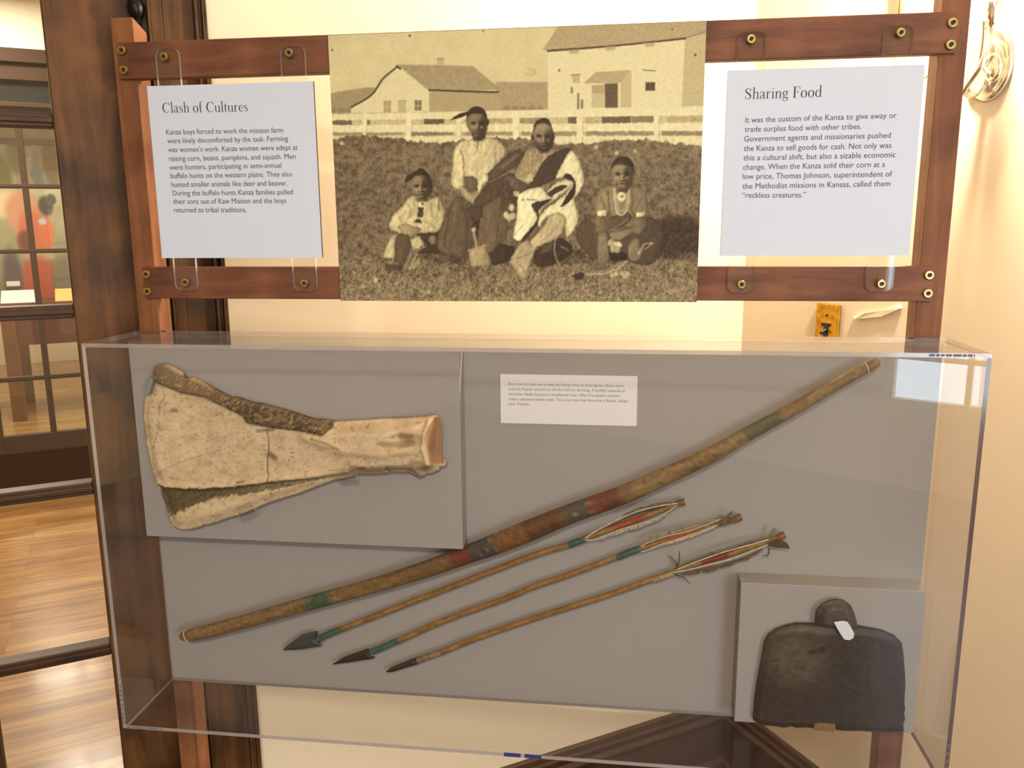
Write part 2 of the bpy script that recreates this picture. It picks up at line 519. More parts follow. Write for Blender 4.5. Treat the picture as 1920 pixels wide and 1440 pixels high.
def relief(name, outline, yplane, step, hfun, thick_back, cfun, mat, parent=None, smooth=True, **k):
    """a solid plate lying on the plane y=yplane: outline traced in photo pixels, front pushed out by hfun, coloured by cfun"""
    P = np.array(outline, float)
    x = np.arange(P[:, 0].min() - step, P[:, 0].max() + 2 * step, step); y = np.arange(P[:, 1].min() - step, P[:, 1].max() + 2 * step, step)
    gx, gy = np.meshgrid(x, y); cx = gx[:-1, :-1] + step / 2; cy = gy[:-1, :-1] + step / 2
    ins = inside(cx, cy, P); ny, nx = gx.shape
    ids = np.arange(nx * ny).reshape(ny, nx)
    q = np.stack([ids[1:, :-1], ids[1:, 1:], ids[:-1, 1:], ids[:-1, :-1]], -1)[ins]
    used, inv = np.unique(q.ravel(), return_inverse=True); q = inv.reshape(q.shape)
    U = gx.ravel()[used].astype(float); V = gy.ravel()[used].astype(float)
    cnt = {}
    for f in q.tolist():
        for i in range(4):
            e = (f[i], f[(i + 1) % 4]); kk = (min(e), max(e))
            cnt[kk] = None if kk in cnt else e
    bed = [e for e in cnt.values() if e]
    bv = np.unique(np.array(bed).ravel())
    D, bx, by = nearest(U, V, P)
    U[bv] = bx[bv]; V[bv] = by[bv]; D[bv] = 0
    h = hfun(U, V, D); c = cfun(U, V, D)
    Wp = np.array([on_y(u, v, yplane) for u, v in zip(U, V)])
    front = Wp.copy(); front[:, 1] -= h
    back = Wp.copy(); back[:, 1] -= np.minimum(thick_back, h * 0.5)
    n = len(U)
    faces = q.tolist() + [[a + n for a in f[::-1]] for f in q.tolist()] + [[b, a, a + n, b + n] for a, b in bed]
    return mesh_obj(name, np.vstack([front, back]), faces, mat, parent, cols=np.vstack([c, c]), smooth=smooth, **k)


def LIN(a):
    a = np.asarray(a, float) / 255
    return np.where(a <= 0.04045, a / 12.92, ((a + 0.055) / 1.055) ** 2.4)


# ------------------------------------------------------------------ the setting
SL, SR = -5.2, 0.0
CEIL = 2.78
S_CAS = on_n(430, 600, -0.02)[0]                  # right edge of the door casing
S_JAMB = on_n(252, 20, 0)[0]                      # right edge of the door leaf
S_LITE = on_n(120, 420, 0.0)[0]                   # right edge of the panes
LITE = 0.2; BAR = 0.024
S_L1 = S_LITE - LITE; S_L2 = S_L1 - BAR - LITE; S_DOORL = S_L2 - 0.125
S_CASL = S_DOORL - (S_CAS - S_JAMB)
DTOP = 2.17
TH = 0.16
mb = MB()
mb.box(S_CAS - 0.02, SR + 0.15, 0, TH, 0, CEIL); mb.box(SL, S_CASL + 0.02, 0, TH, 0, CEIL)
mb.box(S_CASL + 0.02, S_CAS - 0.02, 0, TH, DTOP + 0.02, CEIL)
struct(obj('wall_back', mb, M['wall'], frame='A'))
struct(obj('wall_right', MB().box(SR, SR + 0.15, NR, 0, 0, CEIL), M['wall'], frame='A'))
struct(obj('wall_left', MB().box(SL - 0.15, SL, NR, 0, 0, CEIL), M['wall'], frame='A'))
mb = MB()
mb.box(SL, WIN[0], NR - 0.2, NR, 0, CEIL); mb.box(WIN[1], SR, NR - 0.2, NR, 0, CEIL)
mb.box(WIN[0], WIN[1], NR - 0.2, NR, 0, WIN[2]); mb.box(WIN[0], WIN[1], NR - 0.2, NR, WIN[3], CEIL)
struct(obj('wall_front', mb, M['wall'], frame='A'))
struct(obj('floor', MB().box(SL, SR, NR, 0, -0.05, 0), M['dark_floor'], frame='A'))
struct(obj('ceiling', MB().box(SL, SR + 0.15, NR, TH, CEIL, CEIL + 0.1), M['ceiling'], frame='A'))

# window behind the photographer (mirrored in the case)
win = struct(thing('window_1', 'sash window behind the photographer', 'window', ((WIN[0] + WIN[1]) / 2, NR, WIN[2]), 'A'))
mb = MB(); fw = 0.05
mb.box(WIN[0], WIN[0] + fw, NR - .08, NR - .02, WIN[2], WIN[3]); mb.box(WIN[1] - fw, WIN[1], NR - .08, NR - .02, WIN[2], WIN[3])
mb.box(WIN[0] + fw, WIN[1] - fw, NR - .08, NR - .02, WIN[2], WIN[2] + fw); mb.box(WIN[0] + fw, WIN[1] - fw, NR - .08, NR - .02, WIN[3] - fw, WIN[3])
for k in (1, 2):
    x = WIN[0] + k * (WIN[1] - WIN[0]) / 3; mb.box(x - .014, x + .014, NR - .07, NR - .03, WIN[2] + fw, WIN[3] - fw)
for k in range(1, 6):
    z = WIN[2] + k * (WIN[3] - WIN[2]) / 6; mb.box(WIN[0] + fw, WIN[1] - fw, NR - .07, NR - .03, z - .014, z + .014)
obj('window_frame', mb, M['hall_wall'], win)
obj('pane', MB().box(WIN[0] + fw, WIN[1] - fw, NR - .052, NR - .048, WIN[2] + fw, WIN[3] - fw), M['glass'], win)


# baseboards: stepped dark moulding
def base_profile(depth_sign=1):
    return [(0.0, 0.0), (0.026, 0.0), (0.026, 0.022), (0.018, 0.034), (0.018, ZB - 0.062), (0.022, ZB - 0.056), (0.022, ZB - 0.05),
            (0.014, ZB - 0.040), (0.016, ZB - 0.024), (0.012, ZB - 0.018), (0.010, ZB - 0.004), (0.006, ZB), (0.0, ZB)]


pr = base_profile()
mb = MB(); n = len(pr)
mb.add([(S_CAS, -d, z) for d, z in pr] + [(-d, -d, z) for d, z in pr],
       [tuple(range(n)), tuple(range(2 * n - 1, n - 1, -1))] + [((i + 1) % n, i, n + i, n + (i + 1) % n) for i in range(n)])
struct(obj('baseboard_back', mb, M['base_x'], frame='A'))
mb = MB()
mb.add([(-d, NR, z) for d, z in pr] + [(-d, -d, z) for d, z in pr],
       [tuple(range(n - 1, -1, -1)), tuple(range(n, 2 * n))] + [(i, (i + 1) % n, n + (i + 1) % n, n + i) for i in range(n)])
struct(obj('baseboard_right', mb, M['base_y'], frame='A'))

# door casing
mb = MB()
sj = S_JAMB


def cas(u): return on_n(u, 30, -0.02)[0]


for side in (0, 1):
    def X(a, b, y0, y1, z0, z1):
        if side: a, b = S_CASL + S_CAS - b, S_CASL + S_CAS - a
        mb.box(a, b, y0, y1, z0, z1)
    X(sj + 0.004, cas(276), -0.004, TH, 0, DTOP)                                   # jamb
    X(cas(276), cas(281), -0.026, 0.0, 0, DTOP + .1)                               # inner bead
    X(cas(281), cas(304), -0.018, 0.0, 0, DTOP + .1)
    X(cas(304), cas(364), -0.013, 0.0, 0, DTOP + .1)                               # flat
    X(cas(364), cas(371), -0.024, 0.0, 0, DTOP + .1)
    X(cas(371), cas(378), -0.019, 0.0, 0, DTOP + .1)
    X(cas(378), cas(381), -0.028, 0.0, 0, DTOP + .1)
    X(cas(381), S_CAS, -0.02, 0.0, 0, DTOP + .1)
mb.box(S_CASL, S_CAS, -0.02, 0.0, DTOP + .1, DTOP + .2)
mb.box(S_CASL + .03, S_CAS - .03, -0.012, TH, DTOP + 0.004, DTOP + .1)
struct(obj('trim_1', mb, M['door'], frame='A', bevel=0.002))


def french_door(name, label, s0, s1, n0, z_bars, lites, top, bottom_panel, wv='door', wh='door_x'):
    """glazed door leaf: stiles, rails, muntins, one pane per lite"""
    d = struct(thing(name, label, 'door', ((s0 + s1) / 2, n0 + .02, 0), 'A'))
    l0, l1 = lites[0][0], lites[-1][1]
    mbs = MB(); mbs.box(s0, l0, n0, n0 + .042, .012, top); mbs.box(l1, s1, n0, n0 + .042, .012, top)
    obj('stile', mbs, M[wv], d, bevel=.003)
    mr = MB(); mr.box(l0, l1, n0, n0 + .042, .012, z_bars[0]); mr.box(l0, l1, n0, n0 + .042, z_bars[-1], top)
    obj('rail', mr, M[wh], d, bevel=.003)
    mm = MB()
    for z in z_bars[1:-1]: mm.box(l0, l1, n0 + .004, n0 + .038, z - BAR / 2, z + BAR / 2); mm.box(l0, l1, n0 + .0005, n0 + .0405, z - BAR / 5, z + BAR / 5)
    for a, b in zip(lites[:-1], lites[1:]): mm.box(a[1], b[0], n0 + .0045, n0 + .0375, z_bars[0], z_bars[-1])
    obj('muntin_grid', mm, M[wh], d, bevel=.002)
    mg = MB(); mg.box(l0 + .001, l1 - .001, n0 + .019, n0 + .023, z_bars[0] + .001, z_bars[-1] - .001)
    obj('pane', mg, M['glass'], d)
    if bottom_panel:
        obj('bottom_panel', MB().box(l0 + .03, l1 - .03, n0 - .004, n0, .09, z_bars[0] - .05), M[wh], d, bevel=.003)
    return d


zb = [np.mean([on_n(0, a, 0)[2], on_n(x, b, 0)[2]]) for a, x, b in ((1265, 214, 1218), (940, 178, 918), (592, 147, 583), (221, 113, 225))]
zb = [zb[0] - (zb[1] - zb[0])] + zb + [2 * zb[3] - zb[2]]
d1 = french_door('door_1', 'dark wooden glazed French door beside the display frame', S_DOORL, sj, 0.004, zb, [(S_L2, S_L2 + LITE), (S_L1, S_LITE)], DTOP, False)
hz = on_n(250, 14, -0.012)
mb = MB(); hc = (sj + .002, -.016)
mb.lathe((hc[0], hc[1], hz[2] - .13), (0, 0, 1), [(.007, 0), (.0075, .01), (.0065, .012), (.0065, .108), (.0095, .112), (.013, .12), (.0145, .13), (.012, .141), (.004, .147)], 16)
mb.box(sj - .03, sj + .0, -.012, .003, hz[2] - .12, hz[2] - .025)
obj('hinge', mb, M['iron_black'], d1, smooth=True)

# ------------------------------------------------------------------ hall and the far room, seen through the glazed doors
NF = 3.57
FS0, FS1 = -2.3, -1.42
mb = MB()
mb.box(-3.6, FS0, NF, NF + .14, 0, CEIL); mb.box(FS1, -.3, NF, NF + .14, 0, CEIL); mb.box(FS0, FS1, NF, NF + .14, 2.45, CEIL)
mb.box(-3.6, -.3, 9.2, 9.3, 0, CEIL)
mb.box(-3.7, -3.6, TH, 9.3, 0, CEIL); mb.box(-.3, -.2, TH, 9.3, 0, CEIL)
struct(obj('wall_hall', mb, M['hall_wall'], frame='A'))
struct(obj('floor_hall', MB().box(-3.7, -.2, TH, 9.3, -.05, 0), M['oak'], frame='A'))
struct(obj('ceiling_hall', MB().box(-3.7, -.2, TH, 9.3, CEIL, CEIL + .1), M['ceiling'], frame='A'))
struct(obj('floor_threshold', MB().box(S_CASL, S_CAS, 0, TH, -.05, 0), M['oak'], frame='A'))
french_door('door_2', 'far glazed door across the hall with a wooden bottom panel', -2.235, -1.475, NF + .03,
            [.385, .705, 1.054, 1.41, 1.757, 2.068], [(-2.1, -1.866), (-1.836, -1.6)], 2.165, True, 'far_wood', 'far_wood')
t2 = struct(thing('window_2', 'dark transom light over the far door', 'window', (-1.86, NF + .03, 2.165), 'A'))
mb = MB()
mb.box(FS0, -2.236, NF - .02, NF + .14, 0, 2.4); mb.box(-1.474, FS1, NF - .02, NF + .14, 0, 2.4)
mb.box(FS0 - .03, FS1 + .03, NF - .035, NF + .14, 2.385, 2.455); mb.box(-2.236, -1.474, NF, NF + .08, 2.165, 2.19); mb.box(-2.236, -1.474, NF, NF + .08, 2.3, 2.385)
obj('transom_frame', mb, M['far_wood'], t2, bevel=.004)
obj('pane', MB().box(-2.236, -1.474, NF + .04, NF + .046, 2.19, 2.3), principled('dark_transom_glass', (30, 31, 30), 0.6, spec=0.1), t2)


def canvas_mesh(name, quad, nx, ny, paint, parent, mat, thick=None):
    """a flat picture: quad = TL, TR, BR, BL corners (any frame); paint(u, v arrays 0..1, v down) -> sRGB colours"""
    TL, TR, BR, BL = [np.array(q, float) for q in quad]
    u, v = np.meshgrid(np.linspace(0, 1, nx), np.linspace(0, 1, ny)); u = u.ravel(); v = v.ravel()
    P = (TL[None] * ((1 - u) * (1 - v))[:, None] + TR[None] * (u * (1 - v))[:, None] + BR[None] * (u * v)[:, None] + BL[None] * ((1 - u) * v)[:, None])
    ids = np.arange(nx * ny).reshape(ny, nx)
    f = np.stack([ids[1:, :-1], ids[1:, 1:], ids[:-1, 1:], ids[:-1, :-1]], -1).reshape(-1, 4)
    return mesh_obj(name, P, f.tolist(), mat, parent, cols=LIN(paint(u, v)))


def blob(c, u, v, cu, cv, ru, rv, col, soft=0.25):
    d = np.hypot((u - cu) / ru, (v - cv) / rv); a = smooth01((1 + soft - d) / (2 * soft))[:, None]
    return c * (1 - a) + np.array(col, float) * a


# wide landscape painting on the far room's wall
NW = 8.9
m0 = on_n(-60, 268, NW); m1 = on_n(140, 348, NW)
mu = thing('landscape_painting', 'wide landscape painting of trees in a wooden frame on the far room wall', 'painting', ((m0[0] + m1[0]) / 2, NW, m1[2]), 'A')
sx0, sx1, zt, zl = m0[0], m1[0] + .25, m0[2], m1[2] - .2


def paint_land(u, v):
    c = np.empty((len(u), 3)); k = fbm(u * 22, v * 8, 5)[:, None]
    c[:] = np.array((196, 186, 170)) * (.7 + .5 * k)
    for cu, cv, ru, rv, col in ((.35, .2, .08, .3, (150, 150, 120)), (.62, .3, .07, .4, (150, 130, 100)), (.5, .5, .05, .15, (150, 160, 170)),
                                (.8, .6, .1, .35, (190, 112, 66)), (.93, .35, .06, .4, (200, 180, 150)), (.2, .5, .1, .3, (140, 140, 100)), (.7, .8, .2, .15, (170, 110, 70))):
        c = blob(c, u, v, cu, cv, ru, rv, col)
    return c


mb = MB(); mb.box(sx0 - .05, sx1 + .05, NW - .03, NW + .29, zt, zt + .06); mb.box(sx0 - .05, sx1 + .05, NW - .03, NW + .29, zl - .05, zl)
mb.box(sx0 - .05, sx0, NW - .03, NW + .29, zl, zt); mb.box(sx1, sx1 + .05, NW - .03, NW + .29, zl, zt)
obj('picture_frame', mb, M['maple'], mu)
canvas_mesh('canvas', [(sx0, NW - .01, zt), (sx1, NW - .01, zt), (sx1, NW - .01, zl), (sx0, NW - .01, zl)], 90, 40, paint_land, mu, M['paint'])

# portrait panel standing on the display table
NP = 6.35
p0 = on_n(-40, 352, NP); p1 = on_n(137, 556, NP)
po = thing('portrait_panel', 'large portrait panel of a person in an orange feather headdress on the display table', 'painting', ((p0[0] + p1[0]) / 2, NP, p1[2]), 'A')


def paint_portrait(u, v):
    c = np.empty((len(u), 3)); c[:] = (176, 172, 140); c = c * (1.05 - .35 * v[:, None]) * (.9 + .2 * fbm(u * 9, v * 9, 9)[:, None])
    c = blob(c, u, v, .30, .15, .3, .12, (226, 206, 170)); c = blob(c, u, v, .5, .22, .22, .2, (208, 150, 120))
    c = blob(c, u, v, .78, .16, .09, .09, (74, 72, 66)); c = blob(c, u, v, .86, .1, .06, .05, (66, 66, 60))
    c = blob(c, u, v, .60, .42, .2, .22, (206, 118, 86)); c = blob(c, u, v, .75, .40, .10, .14, (216, 120, 84))
    c = blob(c, u, v, .48, .48, .1, .1, (120, 70, 58)); c = blob(c, u, v, .72, .30, .05, .03, (190, 200, 214)); c = blob(c, u, v, .62, .62, .2, .04, (196, 176, 140))
    c = blob(c, u, v, .6, .86, .24, .24, (190, 92, 70)); c = blob(c, u, v, .9, .82, .14, .2, (120, 112, 92)); c = blob(c, u, v, .28, .85, .12, .3, (84, 78, 92))
    return c


x0, x1, z0, z1 = p0[0], p1[0], p1[2], p0[2]
obj('backing_board', MB().box(x0, x1, NP + .002, NP + .03, z0, z1), M['board_edge'], po)
canvas_mesh('canvas', [(x0, NP, z1), (x1, NP, z1), (x1, NP, z0), (x0, NP, z0)], 70, 70, paint_portrait, po, M['paint'])
# display table
ZT = p1[2]
tb = thing('display_table', 'orange wooden table in the far room, seen through the far door', 'table', (-2.1, 6.1, 0), 'A')
NT = 5.9
tl = on_n(22, 660, NT)[0]
obj('tabletop', MB().box(tl - .5, tl + 1.6, NT - .05, NT + .95, ZT - .035, ZT), M['maple'], tb)
obj('apron', MB().box(tl - .02, tl + 1.4, NT + .01, NT + .04, ZT - .34, ZT - .035), principled('dark_red_apron', (92, 44, 32), 0.4), tb)
for lx in (tl, tl + 1.35):
    for ny_ in (NT - .01, NT + .8):
        obj('leg', MB().box(lx - .05, lx + .05, ny_, ny_ + .07, 0, ZT - .035), M['maple'], tb, bevel=.004)
for u0, u1, mat, lab, nm in ((2, 71, 'paper', 'white paper booklet lying on the display table', 'booklet'), (105, 141, 'paper_yellow', 'yellow paper sheet propped on the display table', 'paper_sheet')):
    a = on_n(u0, 577, NT)[0]; b = on_n(u1, 577, NT)[0]
    q = MB(); q.slab([(a, NT, ZT + .001), (b, NT, ZT + .001), (b, NT + .14, ZT + .09), (a, NT + .14, ZT + .09)], (0, .02, 0))
    tag(obj(nm, q, M[mat], frame='A'), lab, 'paper')
a = on_n(12, 530, 6.3); b = on_n(38, 536, 6.3)
tag(obj('caption_card', MB().box(a[0], b[0], 6.30, 6.306, b[2], a[2] + .01), M['paper'], frame='A'), 'tiny white caption card at the portrait panel', 'card')
# ------------------------------------------------------------------ display frame: two posts, two rails, brass bolts
ZO = 1.42
fr = thing('display_stand', 'reddish brown wooden frame of two posts and two bolted rails', 'frame', (0.63, 0.03, 0))
PY0, PY1 = 0.006, 0.044
xl0 = np.mean([on_y(203, 60, PY0)[0], on_y(265, 600, PY0)[0]]); xl1 = xl0 + .038
xr1 = np.mean([on_y(1816, 20, PY0)[0], on_y(1769, 620, PY0)[0]]); xr0 = xr1 - .038
obj('post', MB().add([(xl0, PY0, 0), (xl1, PY0, 0), (xl1, PY1, 0), (xl0, PY1, 0), (xl0, PY0, 1.862), (xl1, PY0, 1.862), (xl1, PY1, 1.846), (xl0, PY1, 1.846)],
                     [(0, 3, 2, 1), (4, 5, 6, 7), (0, 1, 5, 4), (1, 2, 6, 5), (2, 3, 7, 6), (3, 0, 4, 7)]), M['post'], fr, bevel=.0015)
obj('post', MB().box(xr0, xr1, PY0, PY1, 0, 1.862), M['post'], fr, bevel=.0015)


def bolt(u, v, y, parent, r=.0068):
    c = on_y(u, v, y); m = MB()
    m.lathe(c, (0, -1, 0), [(r * .98, 0), (r, .0006), (r, .004), (r * .88, .0052), (r * .52, .0052), (r * .5, .002)], 20)
    b = obj('bolt', m, M['brass'], parent)
    if parent.parent is None or True:
        k = MB(); k.lathe(c + np.array([0, -.0021, 0]), (0, -1, 0), [(r * .47, 0), (r * .45, .0004)], 6)
        # the dark hex socket is part of the bolt mesh
        me = b.data; off = len(me.vertices)
        bm = bmesh.new(); bm.from_mesh(me)
        vs = [bm.verts.new(Vector(np.array(p) - ORG[b.name])) for p in k.v]
        for f in k.f:
            fc = bm.faces.new([vs[i] for i in f]); fc.material_index = 1
        bm.to_mesh(me); bm.free(); me.materials.append(M['brass_dark'])
    return b


def rail(px_l, px_r, zt, zl, bolts):
    x0 = on_y(*px_l, 0)[0]; x1 = on_y(*px_r, 0)[0]
    r = obj('rail', MB().box(x0, x1, 0, .019, zl, zt), M['rail'], fr, bevel=.0015)
    for b in bolts: bolt(*b, 0.0, r)
    return r


rail((221, 110), (1796, 60), ZO + .4035, ZO + .348, [(230, 95), (234, 132), (1784.6, 43.6), (1781, 84.6)])
rail((269, 530), (1750, 530), ZO + .0521, ZO, [(276, 514), (278, 546), (1741, 515.6), (1738.4, 549.7)])


# ------------------------------------------------------------------ lettering
def line_mesh(txt):
    cu = bpy.data.curves.new('t', 'FONT'); cu.body = txt; cu.size = 1.0; cu.resolution_u = 3
    o = bpy.data.objects.new('t', cu); COL.objects.link(o)
    dg = bpy.context.evaluated_depsgraph_get(); dg.update()
    me = bpy.data.meshes.new_from_object(o.evaluated_get(dg))
    v = np.array([x.co[:] for x in me.vertices]); f = [tuple(p.vertices) for p in me.polygons]
    bpy.data.objects.remove(o); bpy.data.curves.remove(cu); bpy.data.meshes.remove(me)
    return v, f


CAP = 0.73
FIT = {}


def text_block(name, lines, y, cap_px, mat, parent):
    """lines = (text, u0, v0, u1, v1): baseline start and end in photo pixels on the plane y"""
    mb = MB()
    for txt, u0, v0, u1, v1 in lines:
        v, f = line_mesh(txt)
        P0, P1 = on_y(u0, v0, y), on_y(u1, v1, y)
        up = on_y(u0, v0 - cap_px, y) - P0; hgt = up[2]
        xmin, xmax = v[:, 0].min(), v[:, 0].max(); e = (P1 - P0) / (xmax - xmin)
        W3 = P0[None] + (v[:, :1] - xmin) * e[None] + v[:, 1:2] / CAP * np.array([0, 0, hgt])[None]
        W3[:, 1] = y
        mb.add(W3, f)
    return obj(name, mb, mat, parent)


# a light high-contrast serif for the two titles, drawn stroke by stroke (x, y, width) with cap height 1
def S(*p): return list(p)


SERIF = {
    'C': (.80, [[(.70, .76, .03), (.62, .90, .035), (.44, .985, .04), (.22, .86, .085), (.12, .5, .12), (.22, .14, .085), (.44, .015, .04), (.62, .09, .03), (.72, .26, .02)], [(.70, .99, .03), (.70, .74, .045)]]),
    'l': (.28, [[(.14, 0, .085), (.14, 1.06, .085)], [(.02, .016, .032), (.27, .016, .032)], [(.02, 1.045, .03), (.14, 1.05, .03)]]),
    'a': (.50, [[(.06, .48, .06), (.10, .58, .045), (.22, .64, .04), (.33, .56, .08), (.345, .4, .085), (.345, .12, .085), (.38, .03, .05), (.47, .04, .02)], [(.345, .37, .03), (.18, .31, .045), (.07, .16, .075), (.12, .03, .05), (.22, .02, .035), (.345, .13, .03)]]),
    's': (.42, [[(.33, .46, .02), (.32, .56, .03), (.2, .635, .035), (.09, .52, .065), (.14, .40, .08), (.27, .29, .085), (.33, .15, .065), (.22, .02, .035), (.08, .06, .03), (.06, .18, .02)]]),
    'h': (.58, [[(.13, 0, .085), (.13, 1.06, .085)], [(.02, .016, .032), (.24, .016, .032)], [(.02, 1.045, .03), (.13, 1.05, .03)], [(.14, .44, .03), (.22, .58, .04), (.33, .635, .05), (.43, .54, .08), (.44, .3, .085), (.44, 0, .085)], [(.33, .016, .032), (.55, .016, .032)]]),
    'o': (.56, [[(.27, .64, .035), (.13, .55, .075), (.08, .32, .10), (.13, .09, .075), (.27, 0, .035), (.41, .09, .075), (.46, .32, .10), (.41, .55, .075), (.27, .64, .035)]]),
    'f': (.34, [[(.15, 0, .085), (.15, .8, .085), (.2, .98, .05), (.3, 1.05, .035), (.37, .99, .06)], [(.03, .016, .032), (.28, .016, .032)], [(.03, .61, .032), (.31, .61, .032)]]),
    'u': (.58, [[(.12, .63, .085), (.12, .2, .085), (.16, .06, .06), (.26, .01, .04), (.36, .07, .035), (.43, .18, .03)], [(.44, .63, .085), (.44, .02, .085)], [(.02, .615, .03), (.13, .62, .03)], [(.33, .615, .03), (.44, .62, .03)], [(.44, .016, .03), (.55, .03, .03)]]),
    't': (.34, [[(.15, .84, .03), (.15, .62, .085), (.15, .14, .085), (.2, .02, .05), (.31, .06, .02)], [(.03, .61, .032), (.3, .61, .032)]]),
    'r': (.42, [[(.13, 0, .085), (.13, .62, .085)], [(.02, .016, .032), (.26, .016, .032)], [(.02, .615, .03), (.13, .62, .03)], [(.14, .4, .03), (.22, .57, .04), (.3, .63, .05), (.36, .57, .07)]]),
    'e': (.49, [[(.09, .36, .03), (.42, .36, .03), (.39, .54, .06), (.27, .64, .035), (.13, .54, .07), (.08, .32, .095), (.13, .1, .075), (.26, .01, .04), (.37, .06, .03), (.43, .17, .02)]]),
    'S': (.62, [[(.47, .72, .02), (.44, .88, .03), (.28, .985, .04), (.12, .84, .075), (.15, .66, .10), (.33, .5, .115), (.48, .32, .105), (.47, .13, .075), (.28, .015, .04), (.11, .1, .03), (.07, .3, .02)], [(.48, .98, .02), (.48, .72, .035)], [(.07, .02, .02), (.07, .3, .035)]]),
    'i': (.28, [[(.14, 0, .085), (.14, .62, .085)], [(.02, .016, .032), (.27, .016, .032)], [(.02, .615, .03), (.14, .62, .03)], [(.13, .86, .09), (.13, .95, .09)]]),
    'n': (.58, [[(.13, 0, .085), (.13, .62, .085)], [(.02, .016, .032), (.24, .016, .032)], [(.02, .615, .03), (.13, .62, .03)], [(.14, .44, .03), (.22, .58, .04), (.33, .635, .05), (.43, .54, .08), (.44, .3, .085), (.44, 0, .085)], [(.33, .016, .032), (.55, .016, .032)]]),
    'g': (.52, [[(.24, .64, .035), (.12, .56, .07), (.09, .43, .085), (.12, .3, .07), (.24, .22, .035), (.35, .3, .07), (.38, .43, .085), (.35, .56, .07), (.24, .64, .035)], [(.35, .58, .03), (.48, .63, .045)],
                      [(.16, .24, .03), (.09, .14, .045), (.15, .06, .07), (.38, .03, .085), (.45, -.1, .06), (.36, -.23, .04), (.2, -.26, .035), (.07, -.18, .05), (.08, -.06, .04), (.17, .04, .03)]]),
    'F': (.62, [[(.16, 0, .11), (.16, 1.0, .11)], [(.03, .016, .032), (.31, .016, .032)], [(.03, .984, .032), (.56, .984, .032)], [(.55, .99, .03), (.565, .76, .045)], [(.16, .52, .032), (.42, .52, .032)], [(.42, .64, .035), (.42, .4, .035)]]),
    'd': (.58, [[(.43, .0, .085), (.43, 1.06, .085)], [(.31, 1.045, .03), (.43, 1.05, .03)], [(.43, .016, .03), (.55, .03, .03)], [(.42, .5, .03), (.34, .6, .04), (.25, .635, .04), (.13, .54, .075), (.08, .32, .095), (.13, .1, .075), (.24, .01, .04), (.34, .06, .035), (.42, .16, .03)]]),
}


def title(txt, u0, v0, u1, v1, cap_px, y, parent):
    mb = MB(); x = 0; strokes = []
    for ch in txt:
        if ch == ' ': x += .3; continue
        wd, st = SERIF[ch]
        for s in st: strokes.append([(x + a, b, c) for a, b, c in s])
        x += wd
    P0, P1 = on_y(u0, v0, y), on_y(u1, v1, y); e = (P1 - P0) / x; hgt = (on_y(u0, v0 - cap_px, y) - P0)[2]
    for s in strokes:
        p = np.array(catmull(s, 6)) if len(s) > 2 else np.array(s, float)
        t = np.gradient(p[:, :2], axis=0) if len(p) > 2 else np.tile(p[1, :2] - p[0, :2], (2, 1))
        nrm = np.stack([-t[:, 1], t[:, 0]], 1); nrm /= np.linalg.norm(nrm, axis=1)[:, None] + 1e-9
        L = p[:, :2] + nrm * p[:, 2:] * .5; R = p[:, :2] - nrm * p[:, 2:] * .5; n = len(p)
        q = np.vstack([L, R]); Wq = P0[None] + q[:, :1] * e[None] + q[:, 1:2] * np.array([[0, 0, hgt]]); Wq[:, 1] = y
        mb.add(Wq, [(i, n + i, n + i + 1, i + 1) for i in range(n - 1)])
    return obj('title_lettering', mb, M['ink_dark'], parent)


# ------------------------------------------------------------------ the two text panels on clear strips
def text_panel(label, corners, strips, title_args, lines, cap):
    YB0, YB1 = -.0115, -.0065                     # board front/back
    q = [on_y(u, v, YB0) for u, v in corners]     # TL TR BR BL
    x0 = (q[0][0] + q[3][0]) / 2; x1 = (q[1][0] + q[2][0]) / 2; z1 = (q[0][2] + q[1][2]) / 2; z0 = (q[2][2] + q[3][2]) / 2
    t = thing('text_panel', label, 'sign', ((x0 + x1) / 2, YB1, z0), group='white text panels on the frame')
    obj('board', MB().box(x0, x1, YB0, YB1, z0, z1, [1, 1, 0, 1, 1, 1]), [M['board'], M['board_edge']], t)
    title(*title_args, YB0 - .0003, t)
    text_block('body_lettering', lines, YB0 - .0003, cap, M['ink'], t)
    for (ut, vt), (ub, vb), btop, bbot in strips:
        yf, yb = -.0055, -.0005
        a, b = on_y(ut, vt, yf), on_y(ub, vb, yf); xc = (a[0] + b[0]) / 2; hw = .0195; r = .011; zt, zl = a[2], b[2]
        pts = []
        for cx, cz, a0 in ((xc + hw - r, zl + r, -90), (xc + hw - r, zt - r, 0), (xc - hw + r, zt - r, 90), (xc - hw + r, zl + r, 180)):
            for k in range(7):
                th = math.radians(a0 + 15 * k); pts.append((cx + r * math.cos(th), yf, cz + r * math.sin(th)))
        s = obj('acrylic_strip', MB().slab(pts, (0, yb - yf, 0), 0, 1), [M['clear'], M['tab_edge']], t)
        s['label'] = 'clear acrylic mounting strip'
        for bb in (btop, bbot): bolt(*bb, yf, s, .0064)
    return t


